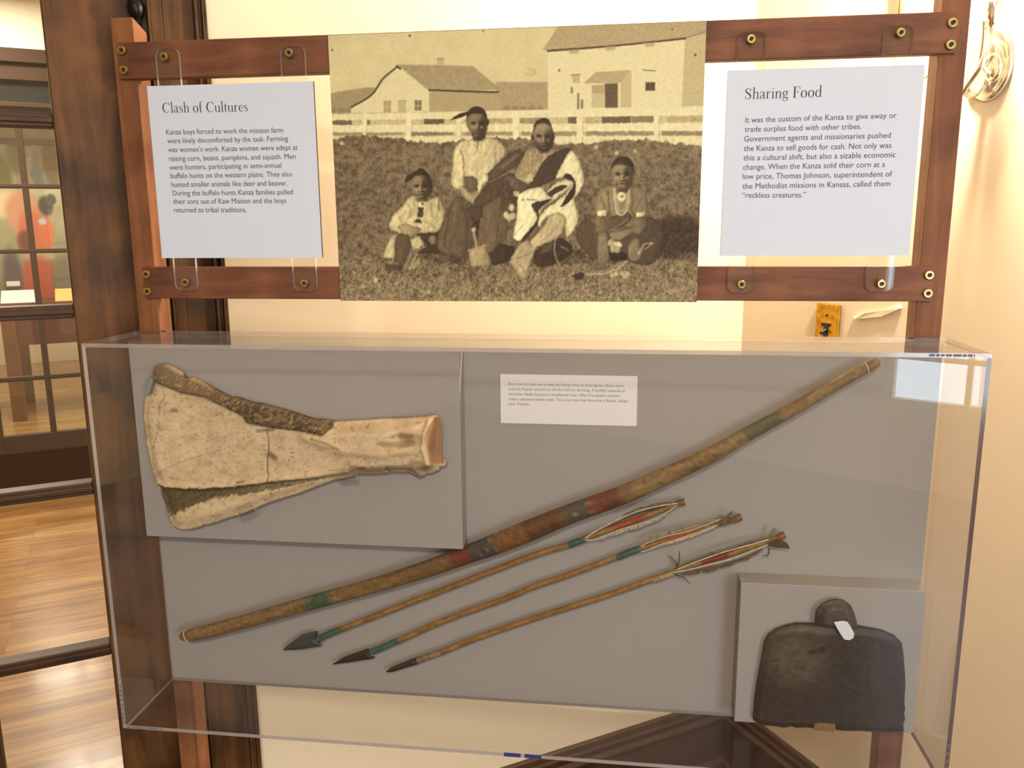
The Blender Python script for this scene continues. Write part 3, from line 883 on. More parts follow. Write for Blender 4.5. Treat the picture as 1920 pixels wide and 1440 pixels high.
text_panel('white text panel titled Clash of Cultures on clear strips', [(274, 161), (585, 153), (606, 482), (305, 485)],
           [((310, 91), (351, 545), (309, 107), (349, 529)), ((546, 86), (573, 546), (543, 100), (571.5, 531))],
           ('Clash of Cultures', 304, 211.5, 466, 209, 19),
           [('Kanza boys forced to work the mission farm', 311.7, 252.3, 530.7, 248.3), ('were likely discomforted by the task. Farming', 314, 268.7, 540, 264.3),
            ("was women’s work. Kanza women were adept at", 315.3, 285.3, 558.3, 281), ('raising corn, beans, pumpkins, and squash. Men', 317.3, 302, 554.3, 297.7),
            ('were hunters, participating in semi-annual', 318.3, 318.3, 527.7, 314.3), ('buffalo hunts on the western plains. They also', 320, 334.3, 547.7, 330.7),
            ('hunted smaller animals like deer and beaver.', 321.7, 350.7, 539, 347.7), ('During the buffalo hunts Kanza families pulled', 324, 366.7, 549.3, 364.3),
            ('their sons out of Kaw Mission and the boys', 325, 382.3, 536.7, 380.7), ('returned to tribal traditions.', 326.7, 398.3, 462.7, 397.7)], 10.2)
text_panel('white text panel titled Sharing Food on clear strips', [(1364, 134), (1731, 119), (1708, 477), (1351, 482)],
           [((1408, 59), (1391, 549), (1408, 74), (1390, 533)), ((1684, 47), (1651, 547), (1688, 62), (1651.5, 532))],
           ('Sharing Food', 1395.5, 186, 1541.5, 181.5, 20.5),
           [('It was the custom of the Kanza to give away or', 1397.3, 230, 1681, 221), ('trade surplus food with other tribes.', 1396, 247.3, 1615, 241.7),
            ('Government agents and missionaries pushed', 1395.3, 265.3, 1670, 258.3), ('the Kanza to sell goods for cash. Not only was', 1394.7, 283.3, 1671, 277.3),
            ('this a cultural shift, but also a sizable economic', 1394, 301, 1679, 294.7), ('change. When the Kanza sold their corn at a', 1393.3, 318.3, 1659.3, 313),
            ('low price, Thomas Johnson, superintendent of', 1392.3, 335.7, 1672.7, 331), ('the Methodist missions in Kansas, called them', 1392, 354, 1669.3, 349),
            ('“reckless creatures.”', 1391.7, 371, 1511, 370)], 11)

# ------------------------------------------------------------------ the sepia photograph
# painted on a canvas laid out in the pixels of a 740 x 560 crop, S samples per pixel
PS = 1.5
CX0, CY0, CW, CH = 600, 20, 740, 560
GH, GW = int(CH * PS), int(CW * PS)
gy, gx = np.mgrid[0:GH, 0:GW]; gx = gx / PS + CX0; gy = gy / PS + CY0
IMG = np.zeros((GH, GW, 3)); IMG[:] = (206, 194, 140)
_am = 1.2 + 2.6 * smooth01((gy - 200) / 40)
gxw = gx + _am * (fbm(gx / 5, gy / 5, 91, 3) - .5); gyw = gy + _am * (fbm(gx / 5, gy / 5, 92, 3) - .5)   # wavering outlines, as in an old soft print
VOL = [0.0]


def c2(p): return [(600 + x / 2.5716, 20 + y / 2.5716) for x, y in p]
def c6(p): return [(680 + x / 4.234, 180 + y / 4.234) for x, y in p]
def c7(p): return [(940 + x / 4.234, 200 + y / 4.234) for x, y in p]


def _win(P, pad):
    P = np.array(P); x0 = int(max(0, (P[:, 0].min() - pad - CX0) * PS)); x1 = int(min(GW, (P[:, 0].max() + pad - CX0) * PS + 2))
    y0 = int(max(0, (P[:, 1].min() - pad - CY0) * PS)); y1 = int(min(GH, (P[:, 1].max() + pad - CY0) * PS + 2))
    return slice(y0, y1), slice(x0, x1)


def blend(sl, a, tone):
    v = IMG[sl]; IMG[sl] = v * (1 - a[..., None]) + np.array(tone, float) * a[..., None]


TK = [0, 75, 110, 150, 196, 215, 255]


def T(v):                                         # sepia tone of brightness v (0..255)
    return (np.interp(v, TK, [24, 76, 128, 176, 214, 230, 244]), np.interp(v, TK, [16, 61, 112, 160, 203, 221, 236]), np.interp(v, TK, [11, 46, 86, 120, 154, 176, 200]))


def fill(P, v, soft=1.0, alpha=1.0, tex=0.0):
    if len(P) < 3: return
    sl = _win(P, soft * 2 + 2); X, Y = gxw[sl], gyw[sl]
    if X.size == 0: return
    P = catmull(list(P) + [P[0]], 3) if len(P) > 5 and soft > .89 else P
    d, _, _ = nearest(X, Y, P); s = np.where(inside(X, Y, P), d, -d); a = smooth01(.5 + s / (2 * soft)) * alpha
    col = np.array(T(v))[None, None] * (1 + tex * (fbm(X * .3, Y * .3, int(v) + len(P)) - .5)[..., None] * 2)
    if VOL[0]:
        Q = np.array(P); lo, hi = Q.min(0), Q.max(0); k = (X - lo[0]) / (hi[0] - lo[0] + 1e-6)
        col = col * (1 + VOL[0] * (.55 * (.5 - k) + .5 * (smooth01(s / 6) - .75) + 1.1 * (fbm(X / 4.5 + Y / 14, Y / 13, 7 + len(P)) - .5)))[..., None]
    v0 = IMG[sl]; IMG[sl] = v0 * (1 - a[..., None]) + col * a[..., None]


def stroke(P, wpx, v, soft=.7, alpha=1.0):
    if VOL[0]: soft, alpha = soft + .35, alpha * .75
    sl = _win(P, wpx + 3); X, Y = gxw[sl], gyw[sl]
    if X.size == 0: return
    if len(P) > 2: P = catmull(P, 5)
    d, _, _ = nearest(X, Y, P, False); blend(sl, smooth01(.5 + (wpx / 2 - d) / (2 * soft)) * alpha, T(v))


def glow(c, rx, ry, v, alpha):
    sl = _win([(c[0] - rx * 1.6, c[1] - ry * 1.6), (c[0] + rx * 1.6, c[1] + ry * 1.6)], 1); X, Y = gxw[sl], gyw[sl]
    blend(sl, smooth01(1.5 - np.hypot((X - c[0]) / rx, (Y - c[1]) / ry)) * alpha, T(v))


def face(fn, cx, hw, ey, ny, my, cy, b):
    def g(x, y, rx, ry, v, al): p, q_ = fn([(x, y), (x + rx, y + ry)]); glow(p, q_[0] - p[0], q_[1] - p[1], v, al)
    g(cx - .45 * hw, ey + .1 * hw, .5 * hw, .8 * hw, b + 26, .6); g(cx + .62 * hw, ey + .3 * hw, .45 * hw, 1.0 * hw, b - 34, .7)
    g(cx - .15 * hw, ey - .7 * hw, .55 * hw, .28 * hw, b + 34, .5); g(cx + .1 * hw, cy, .6 * hw, .25 * hw, b - 46, .7)
    for sx in (-.42, .42):
        g(cx + sx * hw, ey - .02 * hw, .30 * hw, .17 * hw, 46, .8); g(cx + sx * hw, ey + .02 * hw, .16 * hw, .07 * hw, 28, .9)
        g(cx + sx * hw * 1.1, ey + .42 * hw, .22 * hw, .14 * hw, b + (44 if sx < 0 else 20), .7)
    g(cx - .02 * hw, (ey + ny) / 2, .09 * hw, (ny - ey) * .5, b + 50, .75); g(cx - .03 * hw, ny - .06 * hw, .14 * hw, .1 * hw, b + 34, .7)
    g(cx + .04 * hw, ny + .06 * hw, .26 * hw, .07 * hw, 50, .75); g(cx + .2 * hw, (ey + ny) / 2 + 4, .1 * hw, .35 * hw, b - 30, .5)
    g(cx, my, .36 * hw, .06 * hw, 36, .9); g(cx, my + .17 * hw, .24 * hw, .09 * hw, b + 22, .6); g(cx, my - .14 * hw, .26 * hw, .07 * hw, b + 6, .5)
    g(cx - .5 * hw, my, .1 * hw, .3 * hw, b - 24, .5); g(cx + .46 * hw, my, .12 * hw, .3 * hw, b - 36, .5)


def ell(c, rx, ry, v, soft=1.0, alpha=1.0):
    fill([(c[0] + rx * math.cos(t), c[1] + ry * math.sin(t)) for t in np.linspace(0, 2 * math.pi, 22)[:-1]], v, min(soft, .89), alpha)


def paint_photo():
    global IMG
    nz = fbm(gx / 30, gy / 30, 3)
    for i in range(3): IMG[..., i] = T(196)[i] + 18 * (nz - .5) - 10 * smooth01((gy - 60) / 200) * (nz - .3)
    IMG *= (1 - .14 * smooth01((700 - gx) / 160) * smooth01((140 - gy) / 120))[..., None]
    # hills
    fill(c2([(40, 400), (160, 380), (265, 372), (262, 425), (150, 475), (140, 500), (40, 500)]), 138, 1.2, tex=.1)
    fill(c2([(845, 345), (1100, 345), (1100, 490), (855, 490)]), 146, .8, tex=.08)
    for i in range(26):
        x = 60 + i * 40; y = 485 if x < 200 else 478
        if x < 190 or x > 860: ell(c2([(x, y)])[0], 7, 6 + 3 * rnd.random(), 118, 1.5, .7)
    # left house
    fill(c2([(145, 470), (245, 410), (372, 272), (522, 385), (527, 492), (150, 497)]), 205, .6, tex=.03)
    fill(c2([(370, 260), (560, 263), (735, 268), (872, 382), (525, 388), (385, 272)]), 142, .6, tex=.1)
    fill(c2([(525, 392), (858, 394), (862, 488), (525, 490)]), 150, .6, tex=.06)
    stroke(c2([(150, 466), (245, 408), (300, 330), (368, 272)]), 3.2, 78); stroke(c2([(368, 268), (384, 280)]), 4, 70)
    stroke(c2([(525, 384), (700, 390), (858, 394)]), 3.4, 70)
    fill(c2([(562, 228), (595, 228), (596, 266), (563, 264)]), 168, .5); fill(c2([(560, 228), (596, 228), (596, 236), (560, 236)]), 140, .5)
    for a, b, c, d, v in ((305, 440, 340, 494, 150), (376, 437, 412, 492, 168), (455, 436, 488, 482, 112)):
        fill(c2([(a, b), (c, b), (c, d), (a, d)]), v, .5)
        stroke(c2([((a + c) / 2, b), ((a + c) / 2, d)]), 1.2, 186); stroke(c2([(a, (b + d) / 2), (c, (b + d) / 2)]), 1.2, 186)
        stroke(c2([(a - 2, b - 2), (c + 2, b - 2)]), 1.2, 120)
    # right house
    fill(c2([(1098, 196), (1762, 138), (1757, 485), (1098, 485)]), 208, .6, tex=.03)
    fill(c2([(1762, 138), (1870, 95), (1855, 485), (1745, 485)]), 172, .8, tex=.05)
    fill(c2([(1150, 75), (1880, 45), (1880, 110), (1765, 130), (1100, 194), (1073, 190)]), 152, .6, tex=.09)
    stroke(c2([(1098, 195), (1400, 172), (1765, 135)]), 3.6, 72); stroke(c2([(1765, 133), (1870, 98)]), 2, 120)
    for x in (1225, 1400, 1590): fill(c2([(x - 28, 190 - (x - 1225) * .09), (x + 28, 186 - (x - 1225) * .09), (x + 20, 206 - (x - 1225) * .09), (x - 20, 210 - (x - 1225) * .09)]), 150, 1.2, .8)
    fill(c2([(1270, 352), (1330, 298), (1502, 288), (1446, 352)]), 156, .6, tex=.06)
    fill(c2([(1310, 360), (1436, 355), (1436, 470), (1310, 470)]), 178, .6)
    fill(c2([(1372, 354), (1436, 352), (1436, 470), (1376, 470)]), 92, .7, tex=.15); fill(c2([(1312, 362), (1368, 360), (1368, 400), (1312, 400)]), 150, .8)
    fill(c2([(1448, 350), (1502, 292), (1502, 470), (1450, 470)]), 172, .7); fill(c2([(1436, 350), (1449, 350), (1449, 474), (1438, 474)]), 205, .5)
    fill(c2([(1570, 347), (1616, 347), (1616, 388), (1570, 388)]), 82, .6); stroke(c2([(1593, 347), (1593, 388)]), 1, 130)
    stroke(c2([(1558, 288), (1618, 292)]), 1.6, 90); fill(c2([(1215, 312), (1252, 308), (1252, 350), (1217, 350)]), 168, .6); stroke(c2([(1210, 312), (1255, 308)]), 1.6, 110)
    for a in ((1208, 370, 1218, 400), (1240, 400, 1250, 480), (1258, 430, 1268, 480), (1375, 455, 1400, 470), (1408, 457, 1425, 470)):
        fill(c2([(a[0], a[1]), (a[2], a[1]), (a[2], a[3]), (a[0], a[3])]), 96, .7, .8)
    # yard behind the fence
    fill(c2([(40, 495), (1870, 468), (1870, 660), (40, 660)]), 178, .8, tex=.09)
    for a, b, y0, y1, v in ((60, 152, 530, 553, 92), (225, 240, 525, 550, 100), (500, 596, 522, 550, 84), (700, 930, 515, 545, 150), (960, 1090, 515, 545, 128), (1195, 1246, 516, 548, 90), (1280, 1350, 515, 545, 160), (1358, 1500, 510, 545, 86), (1505, 1615, 508, 542, 110),
                             (60, 400, 590, 602, 128), (440, 640, 587, 604, 112), (690, 930, 587, 604, 130), (970, 1240, 586, 606, 128), (1280, 1610, 584, 606, 122), (1650, 1850, 582, 606, 118), (1680, 1850, 510, 540, 158)):
        fill(c2([(a, y0), (b, y0 - 2), (b, y1 - 2), (a, y1)]), v, 1.0, .85, .22)
    # fence rails and posts
    def railp(l0, l1, r0, r1, v): fill(c2([(40, l0), (1870, r0), (1870, r1), (40, l1)]), v, .7, tex=.04)
    railp(502, 530, 462, 507, 212); railp(553, 586, 543, 583, 214); railp(606, 636, 606, 650, 208)
    for x, wd in ((213, 11), (428, 13), (668, 12), (945, 17), (1252, 15), (1622, 14)):
        fill(c2([(x - wd, 490), (x + wd, 488), (x + wd - 4, 665), (x - wd, 665)]), 216, .7); stroke(c2([(x + wd, 530), (x + wd - 2, 650)]), .9, 150)
    # grass
    gt = 20 + (628 + 14 * np.sin(gx / 40) + 34 * (fbm(gx / 7, gy / 9, 8) - .5) + (gx - 960) / 28) / 2.5716
    a = smooth01((gy - gt) / 3 + .5 + 1.6 * (fbm(gx / 2, gy / 4, 14) - .5))
    yy = np.clip((gy - 265) / 300, 0, 1)
    g = 104 + 8 * np.sin(yy * 5) + 56 * (fbm(gx / 9, gy / 7, 21, 5) - .5) + 52 * (fbm(gx / 2.0, gy / 3.4, 31, 3) - .5) + 84 * (fbm(gx / 1.9, gy / 3.2, 33, 2) - .5) * smooth01((yy - .45) * 2)
    g += 26 * smooth01((yy - .58) * 2.2) - 10 * smooth01(1 - np.abs(yy - .35) * 3) - 14 * smooth01((660 - gx) / 60)
    sh = smooth01((1.15 - np.hypot((gx - 1270) / 75, (gy - 445) / 42)) * 2); g -= 42 * sh
    sh = smooth01((1.1 - np.hypot((gx - 1000) / 300, (gy - 482) / 16)) * 2); g -= 22 * sh
    col = np.stack(T(g), -1)
    IMG = IMG * (1 - a[..., None]) + col * a[..., None]
    for x, y, v in ((105, 640, 195), (270, 1297, 196), (215, 1325, 158), (560, 1275, 70), (800, 660, 180), (1330, 660, 176), (1430, 690, 182), (1520, 680, 176)): ell(c2([(x, y)])[0], 4, 4, v, 1.2, .8)
    # ---- person sitting at the far left
    VOL[0] = .30
    fill(c6([(430, 1090), (600, 1060), (650, 1180), (620, 1240), (500, 1250), (430, 1230)]), 62, 1.2)
    fill(c6([(290, 900), (380, 800), (440, 800), (520, 830), (590, 797), (635, 880), (650, 990), (600, 1070), (480, 1085), (290, 1085), (215, 1035), (240, 950)]), 178, 1.0, tex=.1)
    for P, wd, v in (([(360, 850), (385, 920), (370, 970)], 4, 130), ([(540, 850), (555, 960)], 5, 125), ([(600, 830), (605, 900)], 4, 78), ([(290, 960), (310, 1000)], 3, 120), ([(480, 990), (600, 1050)], 4, 140), ([(410, 830), (405, 950)], 4, 140)): stroke(c6(P), wd / 1.6, v, 1)
    fill(c6([(440, 885), (485, 890), (478, 962), (435, 960)]), 78, .9); ell(c6([(472, 860)])[0], 7.4, 6.6, 208); ell(c6([(474, 858)])[0], 2.4, 2.4, 110)
    fill(c6([(385, 700), (400, 640), (460, 618), (530, 660), (548, 740), (520, 800), (480, 820), (430, 800), (390, 760)]), 104, 1.0, tex=.06)
    fill(c6([(470, 640), (530, 660), (550, 740), (520, 800), (480, 820), (475, 740)]), 72, 1.6)
    fill(c6([(335, 690), (350, 640), (410, 600), (470, 574), (505, 605), (545, 660), (555, 730), (525, 690), (500, 640), (440, 630), (385, 660)]), 56, 1.2)
    face(c6, 458, 74, 713, 756, 784, 822, 106)
    fill(c6([(275, 1035), (330, 1010), (400, 1030), (470, 1060), (400, 1110), (320, 1090)]), 138, 1.0); fill(c6([(410, 1000), (430, 975), (460, 980), (470, 1010)]), 70, 1)
    fill(c6([(232, 1110), (262, 1085), (250, 1285), (160, 1280), (190, 1190)]), 186, 1.0); fill(c6([(262, 1085), (370, 1105), (385, 1200), (335, 1345), (250, 1312)]), 88, 1.0, tex=.1)
    stroke(c6([(300, 1080), (258, 1130), (248, 1300)]), 2, 180); fill(c6([(372, 1140), (450, 1108), (506, 1190), (420, 1238)]), 172, .6)
    for k in range(4): fill(c6([(420 + k * 22, 1232 - k * 12), (432 + k * 22, 1226 - k * 12), (428 + k * 22, 1212 - k * 12), (418 + k * 22, 1216 - k * 12)]), 70, .5)
    fill(c6([(340, 1320), (380, 1220), (410, 1240), (350, 1375), (305, 1370)]), 124, 1.0); stroke(c6([(430, 1250), (375, 1370)]), 2.4, 186); fill(c6([(390, 1340), (450, 1270), (460, 1330), (400, 1375)]), 150, 1.2)
    ell(c6([(555, 1140)])[0], 7, 9, 120, 1.5); fill(c6([(190, 1330), (330, 1340), (300, 1390), (180, 1370)]), 84, 2)
    # ---- man with the feather
    fill(c6([(1000, 1150), (1200, 1190), (1215, 1290), (1040, 1345), (1010, 1250)]), 58, 1.5)
    fill(c6([(760, 370), (860, 345), (1000, 330), (1095, 375), (1130, 460), (1060, 540), (1010, 640), (920, 665), (810, 650), (800, 700), (765, 740), (705, 695), (712, 540), (725, 430)]), 182, .9, tex=.06)
    fill(c6([(800, 640), (880, 640), (930, 690), (910, 750), (830, 750)]), 96, 1.0)
    for P, wd, v in (([(775, 440), (800, 520), (800, 640)], 2.4, 92), ([(910, 360), (908, 440)], 1.8, 74), ([(1050, 460), (1055, 540)], 2, 110), ([(800, 380), (770, 430)], 2, 130), ([(1085, 400), (1110, 480)], 2, 140), ([(820, 480), (900, 455), (1000, 470)], 1.6, 172), ([(740, 600), (720, 660)], 2, 150)): stroke(c6(P), wd, v, 1)
    fill(c6([(865, 300), (965, 290), (975, 335), (915, 355), (870, 335)]), 70, 1.0)
    fill(c6([(822, 200), (835, 140), (900, 110), (975, 150), (985, 220), (975, 300), (940, 345), (895, 340), (860, 300), (830, 250)]), 96, .9, tex=.06)
    fill(c6([(905, 230), (980, 180), (985, 240), (970, 305), (940, 345), (905, 330)]), 74, 1.6); ell(c6([(988, 214)])[0], 3.4, 6, 74); fill(c6([(850, 215), (880, 205), (885, 250), (860, 255)]), 120, 1.6, .6)
    fill(c6([(820, 200), (840, 115), (900, 84), (965, 112), (988, 190), (975, 180), (940, 148), (880, 140), (840, 160)]), 52, 1.0)
    face(c6, 908, 76, 218, 268, 300, 346, 100)
    fill(c6([(684, 195), (760, 145), (835, 122), (838, 150), (760, 178)]), 58, .7); stroke(c6([(640, 212), (690, 194)]), 1.8, 176)
    fill(c6([(745, 790), (860, 830), (880, 990), (870, 1120), (860, 1285), (740, 1270), (635, 1245), (590, 1170), (650, 950)]), 92, 1.0, tex=.07)
    fill(c6([(950, 870), (1050, 800), (1135, 810), (1155, 1060), (1130, 1150), (1085, 1165), (1010, 1245), (920, 1160), (945, 1000)]), 96, 1.0, tex=.07)
    fill(c6([(830, 890), (960, 850), (945, 960), (890, 1010), (850, 960)]), 78, 1.0); fill(c6([(870, 1010), (930, 980), (910, 1160), (880, 1180)]), 56, 1.2)
    for P, v in (([(690, 900), (650, 1180)], 74), ([(790, 880), (830, 1000), (820, 1240)], 72), ([(1100, 860), (1060, 1120)], 78), ([(740, 820), (720, 1000)], 110)): stroke(c6(P), 3, v, 1.6)
    fill(c6([(765, 715), (800, 725), (860, 770), (920, 750), (960, 780), (930, 850), (870, 850), (800, 800)]), 142, 1.0, tex=.05)
    fill(c6([(870, 855), (940, 760), (1010, 690), (1150, 645), (1165, 730), (1090, 800), (960, 870)]), 82, 1.0, tex=.08)
    fill(c6([(985, 625), (1090, 520), (1210, 430), (1285, 450), (1240, 540), (1130, 610), (1000, 680)]), 84, 1.0, tex=.12)
    stroke(c6([(1100, 570), (1230, 470)]), 5, 112, 2)
    fill(c6([(915, 670), (945, 630), (975, 615), (1000, 665), (960, 705), (925, 760), (910, 735)]), 204, .9); stroke(c6([(885, 835), (935, 770), (975, 740)]), 1.6, 50)
    for P in ([(880, 830), (930, 790)], [(895, 845), (945, 800)]): stroke(c6(P), 1.2, 70, .8)
    stroke(c6([(878, 1060), (892, 1130), (905, 1195)]), 5.4, 176); ell(c6([(880, 1060)])[0], 4.4, 4.8, 196); stroke(c6([(893, 1080), (912, 1190)]), 1.2, 90)
    fill(c6([(835, 1222), (975, 1182), (1022, 1342), (862, 1350)]), 140, .7, tex=.06); stroke(c6([(835, 1222), (978, 1182)]), 1.6, 176)
    # ---- man in the blanket
    fill(c7([(255, 1160), (420, 1040), (540, 1080), (560, 1160), (440, 1240), (280, 1270)]), 56, 1.5)
    fill(c7([(0, 560), (60, 530), (160, 560), (150, 780), (130, 900), (40, 900), (0, 800)]), 78, 1.5, tex=.3)
    for x, y in ((80, 800), (40, 860), (60, 880), (90, 870), (120, 690)): ell(c7([(x, y)])[0], 6, 7, 186, 1.2)
    fill(c7([(105, 545), (190, 370), (270, 335), (400, 330), (420, 400), (330, 500), (250, 590), (150, 620)]), 134, 1.0, tex=.2)
    for k in range(7): stroke(c7([(180 + k * 24, 380 + k * 3), (150 + k * 24, 470), (140 + k * 26, 540)]), 1, 100, .7, .7)
    fill(c7([(250, 250), (255, 160), (330, 110), (400, 160), (412, 240), (405, 310), (370, 350), (310, 350), (265, 310)]), 108, .9, tex=.05)
    fill(c7([(260, 265), (330, 275), (408, 260), (400, 315), (370, 352), (310, 352), (268, 315)]), 66, 1.3); fill(c7([(300, 265), (350, 268), (355, 310), (310, 312)]), 98, 1.3)
    fill(c7([(250, 205), (258, 140), (320, 95), (375, 105), (402, 165), (400, 200), (385, 150), (330, 135), (280, 150)]), 58, .9); fill(c7([(275, 150), (330, 132), (390, 160), (395, 200), (330, 190), (270, 205)]), 132, 1.2, .8)
    ell(c7([(410, 240)])[0], 3, 7, 70); ell(c7([(245, 250)])[0], 2.4, 6, 66)
    face(c7, 332, 78, 238, 290, 318, 354, 96)
    fill(c7([(325, 440), (400, 380), (520, 332), (545, 355), (480, 470), (420, 580), (330, 620), (260, 665), (185, 655), (240, 600)]), 72, 1.0, tex=.08)
    fill(c7([(470, 470), (545, 355), (610, 420), (640, 500), (655, 600), (610, 690), (575, 735), (600, 830), (605, 920), (520, 1035), (505, 930), (450, 850), (395, 860), (330, 900), (300, 955), (285, 900), (350, 820), (470, 730), (565, 620), (500, 560), (430, 575)]), 210, .9, tex=.06)
    fill(c7([(490, 560), (520, 532), (565, 555), (590, 640), (560, 740), (480, 795), (470, 790), (530, 690), (570, 620)]), 52, .9)
    fill(c7([(440, 600), (520, 580), (570, 610), (480, 700), (340, 790), (290, 870), (260, 850), (250, 775), (380, 745), (400, 700), (350, 690)]), 200, 1.0)
    fill(c7([(350, 710), (400, 660), (480, 625), (520, 635), (470, 670), (400, 710), (360, 735)]), 66, .9)
    fill(c7([(130, 700), (230, 655), (330, 640), (350, 690), (400, 740), (250, 770), (285, 880), (240, 960), (170, 1060), (95, 1035), (120, 880)]), 214, .9, tex=.05)
    fill(c7([(240, 790), (260, 765), (400, 738), (300, 815), (290, 930), (180, 1065), (165, 1040), (240, 960), (285, 885)]), 60, 1.0)
    for P in ([(160, 745), (180, 742)], [(205, 735), (270, 740)], [(335, 650), (380, 720)]): stroke(c7(P), 1.8, 60)
    stroke(c7([(100, 1020), (175, 935)]), 1.6, 120); fill(c7([(210, 540), (250, 530), (250, 590), (190, 600)]), 190, 1.2)
    fill(c7([(370, 875), (440, 840), (500, 870), (512, 930), (430, 1050), (285, 1110), (255, 1165), (228, 1075), (330, 960)]), 166, 1.0, tex=.07)
    for P in ([(490, 860), (430, 970), (300, 1080)], [(400, 900), (360, 1000)]): stroke(c7(P), 2.2, 130, 1.4)
    fill(c7([(150, 1085), (220, 1062), (262, 1160), (225, 1250), (207, 1352), (140, 1342), (105, 1280), (68, 1222)]), 152, 1.0, tex=.08)
    stroke(c7([(80, 1215), (160, 1190), (250, 1150)]), 2, 112, 1); stroke(c7([(150, 1250), (200, 1340)]), 1.6, 108, 1)
    stroke(c7([(480, 990), (430, 1060), (420, 1150), (450, 1245)]), 2.2, 170); stroke(c7([(470, 1110), (530, 1140)]), 2, 160)
    for k in range(6): stroke(c7([(330 + k * 14, 1110 - k * 10), (320 + k * 14, 1170 - k * 8)]), 1.2, 120)
    fill(c7([(30, 560), (90, 560), (160, 590), (215, 625), (195, 665), (110, 670), (70, 630)]), 92, 1.0); stroke(c7([(90, 585), (85, 625)]), 1.6, 140)
    for k in range(3): stroke(c7([(140 + k * 22, 612), (150 + k * 20, 650)]), 1, 60, .8)
    # ---- young man at the right
    fill(c7([(595, 970), (680, 880), (760, 960), (860, 1000), (1030, 955), (1100, 1010), (1160, 880), (1250, 920), (1285, 1000), (1280, 1120), (1200, 1245), (1080, 1250), (960, 1190), (840, 1100), (760, 1210), (650, 1140), (600, 1060)]), 80, 1.0, tex=.1)
    fill(c7([(850, 1010), (1030, 960), (1040, 1000), (950, 1060), (880, 1060)]), 120, 1.0); fill(c7([(850, 1090), (990, 1170), (1000, 1220), (860, 1220)]), 44, 1.2)
    fill(c7([(745, 740), (770, 670), (860, 630), (1040, 635), (1135, 675), (1155, 760), (1145, 870), (1040, 850), (1010, 890), (880, 880), (845, 830), (755, 850)]), 118, .9, tex=.07)
    for P, v in (([(845, 680), (860, 850)], 74), ([(1040, 700), (1040, 850)], 80), ([(790, 720), (830, 830)], 90), ([(1100, 740), (1060, 830)], 92)): stroke(c7(P), 2.6, v, 1.2)
    fill(c7([(850, 880), (1010, 840), (1040, 890), (950, 960), (850, 985)]), 84, 1.0); stroke(c7([(860, 985), (1000, 900)]), 3, 116, 1.2)
    fill(c7([(875, 530), (885, 470), (960, 440), (1035, 480), (1045, 560), (1025, 630), (980, 670), (930, 660), (890, 600)]), 112, .9, tex=.05); fill(c7([(980, 480), (1040, 500), (1045, 570), (1025, 635), (985, 670), (985, 580)]), 84, 1.4)
    fill(c7([(872, 540), (880, 455), (930, 400), (1010, 405), (1050, 470), (1050, 540), (1025, 480), (960, 470), (890, 480)]), 54, .9)
    face(c7, 958, 82, 536, 586, 614, 668, 106)
    stroke(c7([(893, 650), (900, 740), (915, 830), (950, 862), (990, 830), (1010, 740), (1014, 670)]), 3.2, 202); stroke(c7([(905, 660), (925, 800), (955, 830), (985, 790), (1000, 690)]), 1.4, 190)
    ell(c7([(955, 716)])[0], 9.4, 9.0, 204); ell(c7([(955, 716)])[0], 3, 3, 96); ell(c7([(955, 716)])[0], 1.4, 1.4, 190)
    fill(c7([(760, 825), (830, 820), (828, 870), (762, 872)]), 204, .8); fill(c7([(1070, 842), (1140, 838), (1138, 872), (1068, 880)]), 204, .8)
    fill(c7([(742, 875), (840, 868), (835, 1005), (740, 1000)]), 102, .9, tex=.1); fill(c7([(1035, 890), (1140, 878), (1150, 950), (1095, 1025), (1035, 1000)]), 104, .9, tex=.1)
    fill(c7([(768, 1000), (830, 1005), (850, 1130), (845, 1235), (795, 1250), (765, 1200)]), 116, .9); fill(c7([(1030, 1060), (1085, 1050), (1105, 1180), (1060, 1230), (1010, 1200), (1005, 1120)]), 114, .9)
    stroke(c7([(775, 1040), (828, 1045)]), 1.4, 160)
    for k in range(3): stroke(c7([(788 + k * 20, 1170), (786 + k * 22, 1235)]), 1, 70, .8); stroke(c7([(1030 + k * 22, 1160), (1034 + k * 22, 1210)]), 1, 70, .8)
    for x, y, v in ((870, 1080, 150), (905, 1100, 176), (930, 1100, 200), (885, 1130, 170), (920, 1135, 150)): ell(c7([(x, y)])[0], 6, 7, v, 1)
    stroke(c7([(650, 1328), (780, 1328), (900, 1295), (1000, 1228)]), 2.6, 186); stroke(c7([(660, 1318), (800, 1310), (990, 1220)]), 1.6, 150)
    fill(c7([(560, 1340), (620, 1310), (660, 1320), (650, 1370), (590, 1375)]), 62, 1.4); fill(c7([(690, 1280), (760, 1240), (850, 1265), (780, 1300)]), 104, 2)
    stroke(c7([(1085, 1165), (1140, 1090), (1200, 1090)]), 3, 190); stroke(c7([(1100, 1160), (1200, 1085)]), 2, 150); stroke(c7([(1000, 1275), (1080, 1340)]), 3, 116)
    for x, y in ((880, 1340), (910, 1325), (960, 1320), (980, 1345), (1000, 1325)): ell(c7([(x, y)])[0], 5, 5, 176, 1)
    for x, y, v in ((430, 120, 66), (1153, 289, 92), (1812, 215, 40), (55, 190, 90), (785, 98, 120), (1700, 92, 110)): ell(c2([(x, y)])[0], 2.2, 2.4, v, 1, .8)
    ell(c2([(1010, 297)])[0], 12, 8, 182, 2, .5); ell(c2([(700, 640)])[0], 9, 6, 190, 2, .3)
    VOL[0] = 0
    # cloth folds and uneven tone over the whole sheet, then film grain
    IMG *= (1 + .16 * (fbm(gx / 5, gy / 8, 55, 4) - .5) * smooth01((gy - 190) / 40))[..., None]
    k = np.exp(-.5 * (np.arange(-3, 4) / .85) ** 2); k /= k.sum()
    for ax in (0, 1): IMG = sum(k[i] * np.roll(IMG, i - 3, ax) for i in range(7))
    IMG *= 1.05
